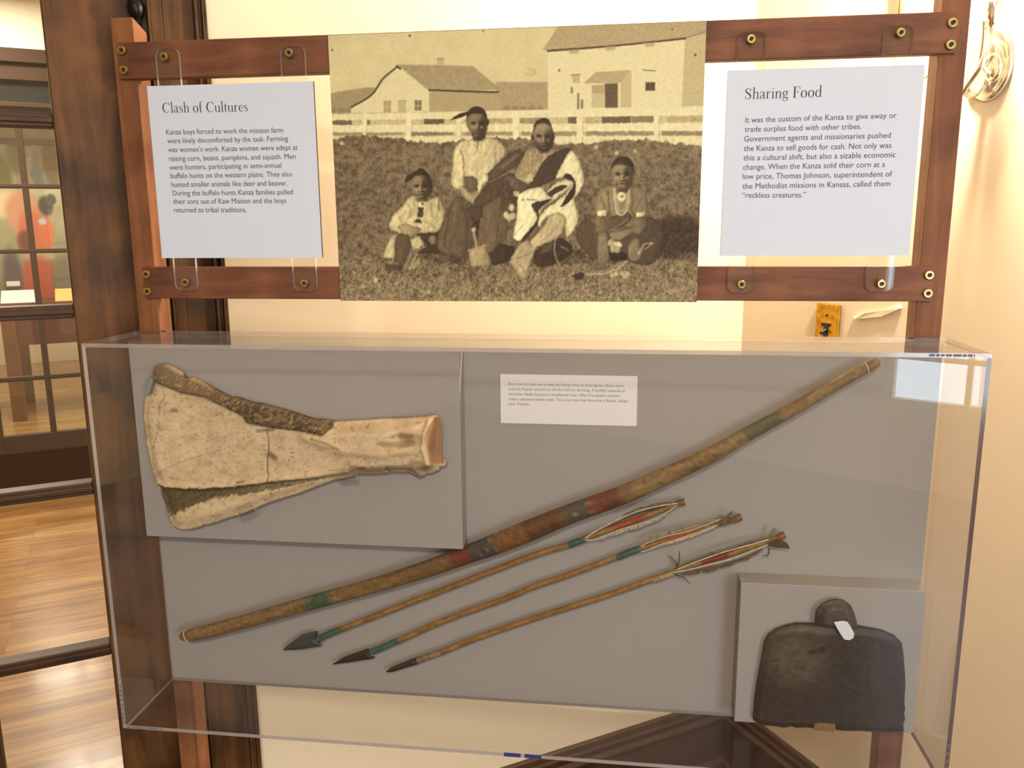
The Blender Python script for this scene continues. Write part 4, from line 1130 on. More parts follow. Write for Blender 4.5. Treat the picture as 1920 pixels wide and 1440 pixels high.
    IMG *= (1 + .12 * (fbm(gx / 1.3, gy / 1.3, 77, 2) - .5))[..., None]


paint_photo()
PQ = [(613, 66), (1326, 40), (1305, 566), (640, 562)]       # TL TR BR BL


def homog(src, dst):
    A = []
    for (x, y), (u, v) in zip(src, dst): A += [[x, y, 1, 0, 0, 0, -u * x, -u * y], [0, 0, 0, x, y, 1, -v * x, -v * y]]
    b = np.array(dst, float).ravel(); h = np.linalg.solve(np.array(A, float), b); return np.append(h, 1).reshape(3, 3)


HM = homog([(0, 0), (1, 0), (1, 1), (0, 1)], PQ)


def paint_print(u, v):
    q = HM @ np.stack([u, v, np.ones_like(u)]); x = q[0] / q[2]; y = q[1] / q[2]
    fx = np.clip((x - CX0) * PS, 0, GW - 1.001); fy = np.clip((y - CY0) * PS, 0, GH - 1.001); xi = fx.astype(int); yi = fy.astype(int); a = (fx - xi)[:, None]; b = (fy - yi)[:, None]
    c = (IMG[yi, xi] * (1 - a) + IMG[yi, xi + 1] * a) * (1 - b) + (IMG[yi + 1, xi] * (1 - a) + IMG[yi + 1, xi + 1] * a) * b
    return np.clip(c, 0, 255)


YP = -.0062
q = [on_y(u, v, YP) for u, v in PQ]
px0 = (q[0][0] + q[3][0]) / 2; px1 = (q[1][0] + q[2][0]) / 2; pz1 = (q[0][2] + q[1][2]) / 2; pz0 = (q[2][2] + q[3][2]) / 2 - .001
ph = thing('photograph_print', 'large sepia photograph of four seated people mounted across the two rails', 'photograph', ((px0 + px1) / 2, 0, pz0))
obj('backing_board', MB().box(px0, px1, YP + .0003, 0.0, pz0, pz1), M['board_edge'], ph)
canvas_mesh('print_sheet', [(px0, YP, pz1), (px1, YP, pz1), (px1, YP, pz0), (px0, YP, pz0)], 640, 460, paint_print, ph, M['print'])

# ------------------------------------------------------------------ clear acrylic case
BX0, BX1, BZ0, BZ1, BYF, BYB, TT = -.0161, 1.2771, ZO - .6993, ZO - .0545, -.1483, .006, .006
ca = thing('display_case', 'clear acrylic wall case with grey back board below the panels', 'display case', ((BX0 + BX1) / 2, BYB, BZ0))
E6 = lambda *faces: [1 if i in faces else 0 for i in range(6)]
obj('front_pane', MB().box(BX0 + TT, BX1 - TT, BYF, BYF + TT, BZ0 + TT, BZ1 - TT), [M['clear'], M['edge']], ca)
obj('top_pane', MB().box(BX0, BX1, BYF, BYB, BZ1 - TT, BZ1, [0, 0, 1, 1, 1, 1]), [M['clear'], M['edge_clear']], ca)
obj('bottom_pane', MB().box(BX0 + TT, BX1 - TT, BYF, BYB - .0061, BZ0, BZ0 + TT, [0, 0, 1, 0, 1, 0]), [M['clear'], M['edge']], ca)
obj('side_pane', MB().box(BX0, BX0 + TT, BYF, BYB, BZ0, BZ1 - TT, [1, 1, 1, 0, 1, 0]), [M['clear'], M['edge']], ca)
obj('side_pane', MB().box(BX1 - TT, BX1, BYF, BYB, BZ0, BZ1 - TT, [1, 1, 1, 0, 0, 0]), [M['clear'], M['edge_dark']], ca)
obj('back_board', MB().box(BX0 + TT, BX1 - TT, 0, BYB, BZ0 + .0, BZ1 - TT - .001), M['grey'], ca)
for u, v in ((305, 622), (1696, 630)):
    c = on_z(u, v, BZ1); c[1] = BYB - .011; obj('screw', MB().lathe(c, (0, 0, 1), [(.0045, 0), (.004, .001), (.002, .0014)], 14), M['brass_dark'], ca)
a, b = on_y(945, 1404, BYF), on_y(1015, 1407, BYF)
mb = MB(); mb.box(a[0], (a[0] + b[0]) / 2 - .003, BYF - .0006, BYF - .0001, BZ0, BZ0 + .0065); mb.box((a[0] + b[0]) / 2 + .003, b[0], BYF - .0006, BYF - .0001, BZ0, BZ0 + .0065)
obj('edge_fleck', mb, M['blue'], ca)['label'] = 'scrap of blue protective film'
a, b = on_y(1742, 664, BYF), on_y(1828, 666, BYF)  # row of small purple flecks on the top front edge
mb = MB(); x = a[0]
while x < b[0]:
    wd = .004 + .008 * rnd.random(); mb.box(x, min(x + wd, b[0]), BYF - .0005, BYF - .0001, BZ1 - .0045, BZ1 - .0012); x += wd + .0015
obj('edge_fleck', mb, M['purple'], ca)['label'] = 'purple flecks along the top front edge'
# little glue bubbles in the cut edges
GLUE = principled('glue_bubble', (110, 100, 104), 0.3)
mb = MB()
for k in range(9):
    z = BZ0 + .006 + k * .0085 + .002 * rnd.random(); mb.box(BX0 + .0015, BX0 + .0045, BYF - .0003, BYF, z, z + .0035 + .002 * rnd.random())
obj('glue_bubble_strip', mb, GLUE, ca)
mb = MB()
for k in range(8):
    x = BX0 + .008 + k * .008 + .002 * rnd.random(); mb.box(x, x + .005, BYF - .0003, BYF, BZ0 + .0015, BZ0 + .0042)
obj('glue_bubble_strip', mb, GLUE, ca)
mb = MB()
for k in range(6):
    z = BZ0 + .006 + k * .012; mb.box(BX1 - .0045, BX1 - .0015, BYF - .0003, BYF, z, z + .006)
obj('glue_bubble_strip', mb, GLUE, ca)


# ------------------------------------------------------------------ exhibits
def block(name, label, px, depth):
    q = [on_y(u, v, -depth) for u, v in px]; x0 = (q[0][0] + q[3][0]) / 2; x1 = (q[1][0] + q[2][0]) / 2; z1 = (q[0][2] + q[1][2]) / 2; z0 = (q[2][2] + q[3][2]) / 2
    x0 = max(x0, BX0 + TT + .0003); x1 = min(x1, BX1 - TT - .0003); z1 = min(z1, BZ1 - TT - .0005)
    return tag(obj(name, MB().box(x0, x1, -depth, -.0002, z0, z1), M['grey'], bevel=.0012), label, 'mounting block', 'grey mounting blocks in the case')


BD = .040
block('mounting_block', 'large grey mounting block behind the bone shoulder blade', [(232, 640), (862, 645), (866, 1028), (262, 1007)], BD)
block('mounting_block', 'small grey mounting block behind the iron hoe blade', [(1388, 1094), (1737, 1107), (1713, 1372), (1378, 1356)], BD)
cc = [on_y(u, v, -.0012) for u, v in ((938, 701), (1196, 706), (1193, 799), (939, 793))]
cx0 = (cc[0][0] + cc[3][0]) / 2; cx1 = (cc[1][0] + cc[2][0]) / 2; cz1 = (cc[0][2] + cc[1][2]) / 2; cz0 = (cc[2][2] + cc[3][2]) / 2
ct = thing('caption_card', 'small white caption card about bow and arrows on the grey back board', 'card', ((cx0 + cx1) / 2, 0, cz0))
obj('card_sheet', MB().box(cx0, cx1, -.0015, -.0001, cz0, cz1), M['card'], ct)


def c4(t, a, b, c, d): return (t, 920 + a / 6.4, 680 + b / 6.4, 920 + c / 6.4, 680 + d / 6.4)


text_block('lettering', [c4('Bow and arrows were used by Kanza men to hunt game. Hoes were', 215, 268, 1600, 292), c4('used by Kanza women to till the soil for farming. A buffalo scapula or', 215, 329, 1620, 354),
                         c4('shoulder blade became a traditional hoe. After European contact', 215, 390, 1548, 412), c4('tribes obtained metal tools. This iron hoe was found at a Kanza village', 215, 450, 1645, 474),
                         c4('near Topeka.', 215, 508, 467, 511)], -.0017, 5.2, M['ink_faint'], ct)


# --- buffalo shoulder blade
def c5(p): return [(260 + x / 3, 640 + y / 3) for x, y in p]


SCAP = c5([(150, 122), (180, 128), (215, 145), (258, 172), (275, 202), (320, 200), (400, 240), (480, 285), (530, 312), (560, 308), (650, 340), (700, 345), (760, 362), (790, 368), (880, 395), (940, 415), (1000, 434), (1080, 438), (1110, 448),
           (1200, 442), (1300, 436), (1400, 428), (1480, 428), (1560, 422), (1620, 420), (1650, 412), (1680, 408), (1700, 430), (1712, 470), (1710, 540), (1704, 600), (1712, 645), (1730, 665), (1735, 685), (1722, 698), (1700, 700), (1695, 715), (1650, 735), (1620, 738), (1600, 755),
           (1575, 758), (1555, 745), (1530, 730), (1430, 728), (1390, 738), (1330, 740), (1290, 742), (1230, 738), (1222, 748), (1100, 775), (1000, 812), (900, 850), (800, 880), (700, 915), (660, 935), (600, 960), (500, 990), (440, 1012), (400, 1022), (372, 1024), (360, 1034), (310, 1048), (250, 1050), (210, 1036),
           (190, 1010), (180, 970), (160, 920), (140, 870), (128, 800), (100, 752), (82, 700), (72, 640), (58, 580), (52, 500), (42, 440), (40, 380), (50, 310), (75, 275), (92, 210), (108, 150), (128, 126)])
UPPER = c5([(92, 205), (105, 150), (140, 115), (280, 195), (480, 275), (560, 300), (800, 362), (1000, 428), (1108, 445), (1110, 470), (1060, 508), (960, 488), (770, 468), (640, 442), (608, 400), (500, 350), (400, 300), (270, 276), (200, 245)])
LOWER = c5([(115, 795), (300, 812), (560, 800), (740, 776), (1000, 748), (1110, 742), (1000, 778), (800, 815), (640, 842), (480, 862), (340, 902), (260, 938), (195, 975), (150, 920), (125, 850)])
SOCK = c5([(1645, 460), (1670, 420), (1700, 430), (1712, 480), (1706, 600), (1716, 650), (1725, 685), (1690, 680), (1650, 640), (1632, 560)])


def sdf(U, V, P):
    d, _, _ = nearest(U, V, P); return np.where(inside(U, V, P), d, -d)


def bone_h(U, V, D):
    X = (U - 260) * 3
    h = .007 + .009 * smooth01(D / 22)
    h += .020 * smooth01((X - 780) / 700) * smooth01(D / 26)
    h += .010 * smooth01((sdf(U, V, UPPER) + 5) / 12) * (.7 + .6 * fbm(U / 6, V / 4, 2))
    dl, _, _ = nearest(U, V, c5([(120, 795), (400, 808), (740, 768), (1000, 735), (1200, 705)]), False); h += .006 * np.exp(-(dl / 6) ** 2)
    h -= .006 * smooth01((sdf(U, V, LOWER) + 3) / 9)
    dn, _, _ = nearest(U, V, c5([(960, 520), (1150, 585), (1400, 600), (1600, 570)]), False); h += .005 * np.exp(-(dn / 9) ** 2)
    dc, _, _ = nearest(U, V, c5([(1480, 520), (1570, 530)]), False); h -= .010 * np.exp(-(dc / 14) ** 2)
    h -= .014 * smooth01((sdf(U, V, SOCK) + 2) / 9)
    h += .006 * np.exp(-(nearest(U, V, c5([(1645, 440), (1630, 560), (1660, 660)]), False)[0] / 5) ** 2)
    dk, _, _ = nearest(U, V, c5([(745, 480), (752, 590), (742, 650), (750, 765)]), False); h -= .0022 * np.exp(-(dk / 1.6) ** 2)
    h += .0022 * (fbm(U / 14, V / 10, 4) - .5) + .0016 * (fbm(U / 4, V / 3, 6) - .5)
    return np.maximum(h, .003)


def mixc(c, a, col): return c * (1 - a[:, None]) + np.array(col, float) * a[:, None]


def bone_c(U, V, D):
    n1 = fbm(U / 26, V / 16, 11); n2 = fbm(U / 5, V / 3.5, 12); n3 = fbm(U / 2.2, V / 2, 13)
    c = np.empty((len(U), 3)); c[:] = (224, 199, 160)
    c = mixc(c, smooth01((n1 - .52) * 5) * .6, (200, 172, 134)); c = mixc(c, smooth01((.42 - n1) * 5) * .5, (236, 214, 178))
    c = mixc(c, smooth01((n2 - .66) * 9) * .55, (150, 122, 84)); c = mixc(c, smooth01((n3 - .74) * 12) * .6, (110, 84, 54))
    a = smooth01((sdf(U, V, UPPER) + 3) / 5); c = mixc(c, a, (120, 100, 70)); X = (U - 260) * 3
    c = mixc(c, a * smooth01((n2 - .40) * 6) * smooth01((X - 350) / 250), (70, 54, 36)); c = mixc(c, a * smooth01((n3 - .62) * 9) * .8, (196, 166, 118))
    a = smooth01((sdf(U, V, LOWER) + 3 * (n2 - .5) * 4 + 2) / 4) * (1 - .55 * smooth01((X - 300) / 900)); c = mixc(c, a * .95, (108, 92, 62)); c = mixc(c, a * smooth01((n3 - .5) * 7) * .7, (76, 62, 40))
    for P, wd, al, col in ((c5([(745, 480), (755, 590), (742, 650), (752, 768)]), 1.1, .8, (88, 66, 42)), (c5([(1000, 528), (1090, 552), (1160, 582)]), 2.2, .55, (120, 94, 62)), (c5([(160, 250), (180, 300), (150, 340), (140, 480), (110, 590)]), .9, .5, (110, 84, 54)),  # cracks and stains, plus painted shading along the neck groove
                           (c5([(140, 720), (300, 650), (480, 600), (540, 580)]), 1.0, .4, (130, 104, 70)), (c5([(1400, 545), (1500, 555), (1570, 545)]), 5, .5, (126, 102, 70)), (c5([(1570, 655), (1640, 668)]), 9, .5, (120, 96, 66)), (c5([(1510, 510), (1545, 520)]), 9, .5, (116, 94, 64)),
                           (c5([(760, 620), (790, 640)]), 5, .6, (100, 80, 54)), (c5([(220, 375), (240, 378)]), 4, .6, (112, 90, 62)), (c5([(1270, 690), (1300, 680)]), 3, .6, (90, 70, 46)), (c5([(1410, 700), (1420, 720)]), 3, .6, (90, 70, 46)), (c5([(1240, 735), (1420, 735), (1600, 750)]), 3, .5, (120, 96, 62)),
                           (c5([(690, 490), (780, 485)]), 3, .6, (104, 82, 54)), (c5([(580, 775), (620, 768)]), 2.4, .6, (110, 86, 64)), (c5([(1100, 700), (1210, 690), (1220, 740)]), 1.6, .4, (130, 104, 76))):
        d, _, _ = nearest(U, V, P, False); c = mixc(c, al * smooth01((wd * 1.4 - d) / wd), col)
    a = smooth01((sdf(U, V, SOCK) + 1.5) / 3); c = mixc(c, a, (168, 126, 92)); d, _, _ = nearest(U, V, c5([(1648, 440), (1634, 560), (1655, 650)]), False); c = mixc(c, .7 * smooth01((4 - d) / 3), (232, 208, 166))
    c = mixc(c, smooth01((2.2 - D) / 2) * .35, (150, 118, 78))
    return LIN(c)


YS = -BD - .006
tag(relief('shoulder_blade', SCAP, YS, 2.4, bone_h, .001, bone_c, M['bone']), 'broad fan-shaped old bone shoulder blade on the large grey block', 'bone')


def clip(label, px, y0, h, mat):
    pts = [on_y(u, v, y0 - h) for u, v in px]
    return tag(obj('specimen_clip', MB().slab(pts[::-1], (0, h, 0)), mat, bevel=.001), label, 'clip', 'clips holding the exhibits')


# steel clip: a bent strap hooked over the blade's upper left corner
mb = MB(); ys = -BD - .02; a = on_y(286, 707, ys); e = on_y(275, 738, ys) - a; a[1] = 0; e[1] = 0
prof = [(-BD - .0005, -.006), (-BD - .017, -.006), (-BD - .0235, -.002), (-BD - .0245, .006)]
for (y0, x0), (y1, x1) in zip(prof[:-1], prof[1:]):
    mb.slab([a + (x0, y0, 0), a + e + (x0, y0, 0), a + e + (x1, y1, 0), a + (x1, y1, 0)], (.0012, .0008, 0))
tag(obj('specimen_clip', mb, M['steel']), 'shiny steel clip at the upper left corner of the shoulder blade', 'clip', 'clips holding the exhibits')
for cen, ang, lab in (((462, 960), 25, 'clear plastic clip under the wide lower edge of the shoulder blade'), ((652, 895), 6, 'clear plastic clip under the neck of the shoulder blade')):
    th = math.radians(ang); ex = np.array([math.cos(th), -math.sin(th)]); ey = np.array([math.sin(th), math.cos(th)]); mb = MB()
    def Q(a_, b_, y): p = np.array(cen) + ex * a_ + ey * b_; return on_y(p[0], p[1], y)
    mb.slab([Q(-17, 6, -BD - .0005), Q(17, 6, -BD - .0005), Q(17, 6, -BD - .027), Q(-17, 6, -BD - .027)], (0, 0, -.003))
    mb.slab([Q(-17, 7, -BD - .0245), Q(17, 7, -BD - .0245), Q(15, -14, -BD - .0245), Q(-15, -14, -BD - .0245)], (0, .0025, 0), 0, 1)
    tag(obj('specimen_clip', mb, [M['clear'], M['tab_edge']], bevel=.0006), lab, 'clip', 'clips holding the exhibits')


# --- tubes with colour along their length
def col_tube(name, px, y, rad_px, colf, mat, parent, seg=14, flat=1.0, n=10, jit=0.0):
    """px = centre line in photo pixels on the plane y; rad_px = list of (t along pixels index, radius px)"""
    P = np.array(catmull(px, n)); s = np.r_[0, np.cumsum(np.hypot(*np.diff(P, axis=0).T))]; tot = s[-1]
    r = np.interp(s, [a for a, _ in rad_px], [b for _, b in rad_px]) if isinstance(rad_px, list) else np.full(len(s), rad_px)
    pts = []; rr = []
    for p, ri in zip(P, r):
        q = on_y(p[0], p[1], y); k = np.linalg.norm(on_y(p[0], p[1] + 1, y) - q); pts.append(q); rr.append(ri * k)
    mb = MB(); mb.tube(pts, rr, seg, True, 0, flat)
    V = np.array(mb.v)
    sv = np.repeat(s, seg); th = np.tile(np.arange(seg), len(s)); pxv = np.repeat(P, seg, 0)
    c = colf(pxv[:, 0], pxv[:, 1], sv, th)
    if jit: V += (np.random.RandomState(3).rand(*V.shape) - .5) * jit
    return mesh_obj(name, V, mb.f, mat, parent, cols=LIN(c), smooth=True)


# --- bow
BOW = [(338, 1194), (346, 1193), (362, 1190), (450, 1168), (580, 1131), (700, 1098), (800, 1067), (880, 1038), (925, 1022), (990, 996), (1070, 963), (1170, 927), (1280, 878), (1340, 849), (1400, 815), (1453, 786), (1505, 757), (1557, 727), (1600, 703), (1627, 689), (1642, 681), (1650, 677)]


def bow_r():
    out = []
    P = np.array(catmull(BOW, 10)); s = np.r_[0, np.cumsum(np.hypot(*np.diff(P, axis=0).T))]
    for x, r in ((338, 4), (342, 7.5), (348, 8), (350, 7), (356, 11), (370, 11.5), (450, 12), (580, 13), (700, 13.5), (800, 15), (880, 17), (925, 18.5), (990, 19.5), (1060, 18), (1170, 17.5), (1260, 16), (1350, 14.5), (1430, 13), (1520, 12), (1580, 11), (1618, 10.4), (1625, 9.2), (1629, 10.2), (1640, 9.2), (1646, 7), (1650, 3)):
        out.append((float(np.interp(x, P[:, 0], s)), r))
    return out


def bow_c(x, y, s, th):
    n1 = fbm(s / 34 + th * .9, th * .7, 41); n2 = fbm(s / 6, th * 1.1, 42)
    c = np.empty((len(x), 3)); c[:] = (140, 112, 72)
    c = mixc(c, smooth01((n1 - .45) * 5) * .7, (116, 84, 46)); c = mixc(c, smooth01((n2 - .6) * 7) * .5, (172, 140, 92))

    def band(a, b, col, al=1.0, ed=4):
        nonlocal c
        k = smooth01((x - a + 8 * (n2 - .5)) / ed + .5) * smooth01((b - x + 8 * (n2 - .5)) / ed + .5) * al; c = mixc(c, k, col)
    band(580, 622, (62, 92, 62), .85); band(760, 1180, (112, 78, 44), .6, 60); band(850, 886, (112, 44, 34), .8, 14); band(884, 930, (72, 68, 62), .95); band(932, 1062, (98, 62, 30), .8, 10); band(932, 985, (160, 112, 52), .4)
    band(1062, 1104, (80, 76, 66), .9, 8); band(1104, 1166, (112, 56, 38), .8, 10); band(1398, 1462, (70, 80, 44), .75, 12)
    c = mixc(c, smooth01((n2 - .7) * 12) * .6 * ((x > 900) & (x < 1180)), (196, 158, 98)); c = mixc(c, smooth01((.3 - n2) * 8) * .5, (70, 48, 26))
    return c


yb = -.0245
bow = thing('bow', 'long curved wooden bow with painted bands running diagonally across the grey board', 'bow', on_y(990, 993, yb))
col_tube('stave', BOW, yb, bow_r(), bow_c, M['stave'], bow, 18, .8, 10)
SINEW = principled('pale_sinew', (206, 190, 156), 0.7)
for x, y, r in ((351, 1192, 10.5), (1625, 690, 10.5)):
    c = on_y(x, y, yb); k = abs(on_y(x, y + 1, yb)[2] - c[2]); d = on_y(x + 10, y - 3.5, yb) - c; d /= np.linalg.norm(d); m2 = np.cross(d, [0, 1.0, 0]); m2 /= np.linalg.norm(m2)
    ring = [c + m2 * math.cos(t) * r * k + np.array([0, 1.0, 0]) * math.sin(t) * r * k * .82 for t in np.linspace(0, 2 * math.pi, 25)]
    obj('string_tie', MB().tube(ring, .0011, 6, False), SINEW, bow, smooth=True)



# --- arrows
def c8(p): return [(500 + x / 3.84, 900 + y / 3.84) for x, y in p]
def c9(p): return [(1000 + x / 3.84, 900 + y / 3.84) for x, y in p]


def shaft_c(red, dark):
    def f(x, y, s, th):
        n1 = fbm(s / 26, th * .6, 51); n2 = fbm(s / 5, th, 52); c = np.empty((len(x), 3)); c[:] = (156, 116, 64)
        c = mixc(c, smooth01((n1 - .5) * 5) * .6, (128, 92, 48)); c = mixc(c, smooth01((n2 - .66) * 9) * .5, (184, 146, 92))
        if red: k = smooth01((x - red[0]) / 3) * smooth01((red[1] - x) / 3); c = mixc(c, k * .9, dark)
        return c
    return f


def arrow(label, yp, head, head_col, bind1, shaft, bind2, red, redcol, quills, vanes, nock, bcol, b2col, wisps=()):
    t = thing('arrow', label, 'arrow', on_y(*shaft[len(shaft) // 2], yp), group='arrows below the bow')

    def hh(U, V, D): return .0022 + .0022 * smooth01(D / 5)

    def hc(U, V, D):
        n_ = fbm(U / 7, V / 7, 61); c = np.empty((len(U), 3)); c[:] = head_col; c = mixc(c, smooth01((n_ - .5) * 5) * .5, np.array(head_col) * .7); return LIN(c)
    relief('arrowhead', head, yp + .001, 1.2, hh, .0, hc, M['iron'], t)
    def bc(col): return lambda x, y, s, th: mixc(np.tile(np.array(col, float), (len(x), 1)), smooth01((fbm(s / 1.6, th * .2, 63) - .5) * 5) * .5, np.array(col) * .7)
    col_tube('shaft', shaft, yp, 5.0, shaft_c(red, redcol), M['stave'], t, 10)
    col_tube('head_binding', bind1, yp, 5.4, bc(bcol), M['stave'], t, 10)
    col_tube('feather_binding', bind2, yp, 5.9, bc(b2col), M['stave'], t, 10)
    for q_, wd in quills:
        f = mb_f = None
        col_tube('quill', q_, yp - .0065, wd, lambda x, y, s, th: np.tile(np.array((218, 206, 178), float), (len(x), 1)), M['stave'], t, 6)
    for poly, col, d in vanes:
        def vc(U, V, D, col=col):
            n_ = fbm(U / 3, V / 9, 71); c = np.empty((len(U), 3)); c[:] = col; c = mixc(c, smooth01((n_ - .5) * 6) * .6, np.array(col) * .62); return LIN(c)
        relief('feather_vane', poly, yp - d, 1.5, lambda U, V, D: np.full(len(U), .0012), 0, vc, M['feather'], t)
    col_tube('nock', nock, yp, [(0, 4.5), (6, 6.2), (30, 6.4)], lambda x, y, s, th: mixc(np.tile(np.array((140, 98, 54), float), (len(x), 1)), smooth01((fbm(s / 3, th, 66) - .5) * 5) * .6, (90, 62, 36)), M['stave'], t, 10)
    for wsp in wisps:
        col_tube('feather_wisp', wsp, yp - .004, [(0, 1.5), (40, .5)], lambda x, y, s, th: np.tile(np.array((96, 84, 66), float), (len(x), 1)), M['feather'], t, 5)
    return t


def ragged(line, w0, w1, seed, step=4):
    """a vane: a band along a polyline with one ragged edge"""
    P = np.array(catmull(line, 6)); r = random.Random(seed); n = len(P); d = np.gradient(P, axis=0); nrm = np.stack([-d[:, 1], d[:, 0]], 1); nrm /= np.linalg.norm(nrm, axis=1)[:, None]
    k = np.sin(np.linspace(.15, math.pi - .1, n)) ** .6; off = np.array([(w0 + (w1 - w0) * r.random()) for _ in range(n)]) * k
    return [tuple(p) for p in P] + [tuple(p) for p in (P + nrm * off[:, None])[::-1]]


AY = -.013
arrow('uppermost arrow with smooth oval white quills and red painted nock end', AY, c8([(115, 1222), (150, 1190), (258, 1110), (365, 1083), (350, 1118), (350, 1146), (370, 1160), (396, 1180), (385, 1192), (250, 1214)]), (74, 72, 72),
      c8([(365, 1148), (440, 1112), (522, 1078)]), c8([(520, 1080), (1000, 895), (1500, 703), (1930, 540)]) + c9([(250, 468), (370, 420), (700, 300), (1040, 170)]), c9([(255, 468), (310, 447), (372, 424)]),
      (1147, 1214), (176, 72, 40), [(c9([(372, 420), (450, 368), (600, 288), (760, 222), (900, 188), (1036, 168)]), 1.3), (c9([(372, 432), (440, 428), (540, 390), (640, 352), (760, 318), (850, 292), (950, 240), (1036, 182)]), 1.0)],
      [(ragged(c9([(640, 262), (760, 216), (900, 182), (1010, 166)]), -3, -6, 1), (112, 104, 84), .006), (ragged(c9([(470, 425), (640, 356), (830, 300), (960, 240)]), 3, 8, 2), (176, 164, 138), .006)],
      c9([(1030, 172), (1060, 162), (1092, 155)]), (70, 100, 84), (62, 104, 92))
arrow('middle arrow with frayed feathers and a green wrapped collar', AY, c8([(472, 1325), (560, 1272), (740, 1208), (735, 1240), (750, 1263), (782, 1270), (760, 1282), (600, 1307)]), (58, 44, 32),
      c8([(755, 1237), (850, 1198), (940, 1160)]), c8([(938, 1162), (1300, 1003), (1700, 860), (1930, 765)]) + c9([(250, 685), (600, 555), (930, 438), (1200, 352), (1440, 285)]), c9([(604, 558), (680, 525), (765, 495)]),
      (1242, 1312), (184, 80, 48), [(c9([(775, 480), (830, 450), (960, 405), (1100, 372), (1250, 320), (1345, 285)]), 1.1), (c9([(775, 518), (830, 500), (940, 455), (1090, 408), (1230, 360), (1370, 305)]), 1.1)],
      [(ragged(c9([(790, 470), (830, 440), (960, 398), (1100, 362), (1280, 300)]), -3, -9, 3), (150, 138, 108), .006), (ragged(c9([(860, 490), (1000, 440), (1180, 385), (1330, 320)]), 2, 5, 4), (196, 182, 150), .006),
       (c9([(1300, 318), (1400, 270), (1440, 265), (1425, 300), (1380, 325)]), (112, 88, 54), .007), (ragged(c9([(1330, 255), (1380, 248), (1435, 225)]), 1, 3, 9), (150, 140, 120), .005)],
      c9([(1425, 292), (1460, 278), (1500, 264)]), (72, 106, 92), (70, 100, 88), [c9([(1400, 250), (1425, 235), (1430, 222)])])
arrow('lowest arrow with ragged brown barred feathers and a thin iron point', AY, c8([(858, 1378), (900, 1345), (1095, 1268), (1102, 1284), (1066, 1300), (1112, 1305), (1100, 1318), (900, 1379)]), (66, 48, 32),
      c8([(1085, 1298), (1160, 1272), (1255, 1240)]), c8([(1250, 1242), (1500, 1142), (1930, 995)]) + c9([(500, 840), (900, 700), (1200, 595), (1450, 520), (1770, 410)]), c9([(865, 720), (930, 695), (1005, 668)]),
      (1313, 1370), (130, 48, 24), [(c9([(1035, 645), (1120, 610), (1250, 560), (1400, 510), (1550, 470), (1690, 430)]), 1.3), (c9([(1005, 668), (1120, 645), (1250, 612), (1400, 575), (1550, 520), (1700, 460)]), 1.2)],
      [(ragged(c9([(1060, 672), (1200, 640), (1350, 605), (1500, 560), (1650, 495)]), 4, 10, 5), (104, 84, 58), .006), (ragged(c9([(1060, 620), (1250, 545), (1450, 485), (1680, 410)]), -2, -6, 6), (120, 112, 90), .006),
       (c9([(1680, 470), (1740, 430), (1790, 432), (1830, 455), (1848, 496), (1800, 485), (1740, 485)]), (86, 70, 46), .008), (c9([(1670, 440), (1700, 405), (1730, 340), (1748, 350), (1735, 400), (1700, 440)]), (130, 118, 98), .005)],
      c9([(1740, 428), (1775, 408), (1812, 392)]), (150, 126, 92), (176, 152, 118), [c9([(1035, 640), (1030, 600), (1000, 565), (970, 538)]), c9([(1040, 620), (1050, 570), (1052, 510)]), c9([(1020, 685), (1080, 700), (1130, 748)]), c9([(1700, 490), (1690, 540), (1650, 545)])])


# --- iron hoe blade with its round eye flange
def c10(p): return [(1280 + x / 3, 1000 + y / 3) for x, y in p]


HOE = c10([(393, 1030), (402, 930), (412, 850), (440, 700), (458, 602), (480, 565), (520, 535), (580, 512), (640, 500), (745, 502), (860, 505), (980, 514), (1050, 528), (1120, 540), (1190, 570), (1206, 588), (1225, 605), (1236, 680), (1242, 760), (1246, 830), (1242, 900), (1240, 950), (1246, 975), (1238, 1000), (1245, 1030),
           (1236, 1060), (1240, 1105), (1170, 1108), (1140, 1102), (1100, 1108), (1000, 1100), (900, 1100), (820, 1090), (740, 1088), (700, 1080), (640, 1084), (610, 1075), (560, 1082), (520, 1074), (460, 1070), (430, 1062), (412, 1052)])
EYE = c10([(745, 480), (752, 430), (780, 395), (820, 374), (862, 367), (905, 374), (942, 400), (962, 440), (975, 490), (982, 530), (930, 540), (800, 535), (750, 520)])
hoe = thing('hoe_blade', 'dark rusted iron hoe blade with rounded shoulders on the small grey block', 'hoe', on_y(1553, 1366, -BD))


def hoe_h(U, V, D): return .006 + .004 * smooth01(D / 12) + .008 * np.exp(-(np.hypot((U - 1545) / 60, (V - 1180) / 50)) ** 2) + .0012 * (fbm(U / 10, V / 7, 81) - .5)


def hoe_c(U, V, D):
    n1 = fbm(U / 22, V / 9, 82); n2 = fbm(U / 5, V / 4, 83); c = np.empty((len(U), 3)); c[:] = (58, 46, 35)
    k = smooth01(1.3 - np.hypot((U - 1492) / 72, (V - 1222) / 68)) * smooth01((n1 - .15) * 3); c = mixc(c, k * .75, (112, 100, 82))  # paler upper-left patch: iron patina with painted light mixed in
    c = mixc(c, smooth01((n1 - .55) * 5) * .35, (52, 42, 32)); c = mixc(c, smooth01((n2 - .64) * 8) * .3, (92, 76, 54)); c = mixc(c, smooth01((1.6 - D) / 1.6) * smooth01((V - 1345) / 10) * .7, (150, 136, 110)); return LIN(c)


YH = -BD - .003
relief('blade', HOE, YH, 2.4, hoe_h, .0, hoe_c, M['iron'], hoe)
relief('eye_flange', EYE, YH - .006, 2.0, lambda U, V, D: .004 + .010 * smooth01(D / 14), .0,
       lambda U, V, D: LIN(mixc(np.tile(np.array((84, 72, 58), float), (len(U), 1)), smooth01((fbm(U / 8, V / 8, 85) - .45) * 4) * .5, (64, 54, 42))), M['iron'], hoe)
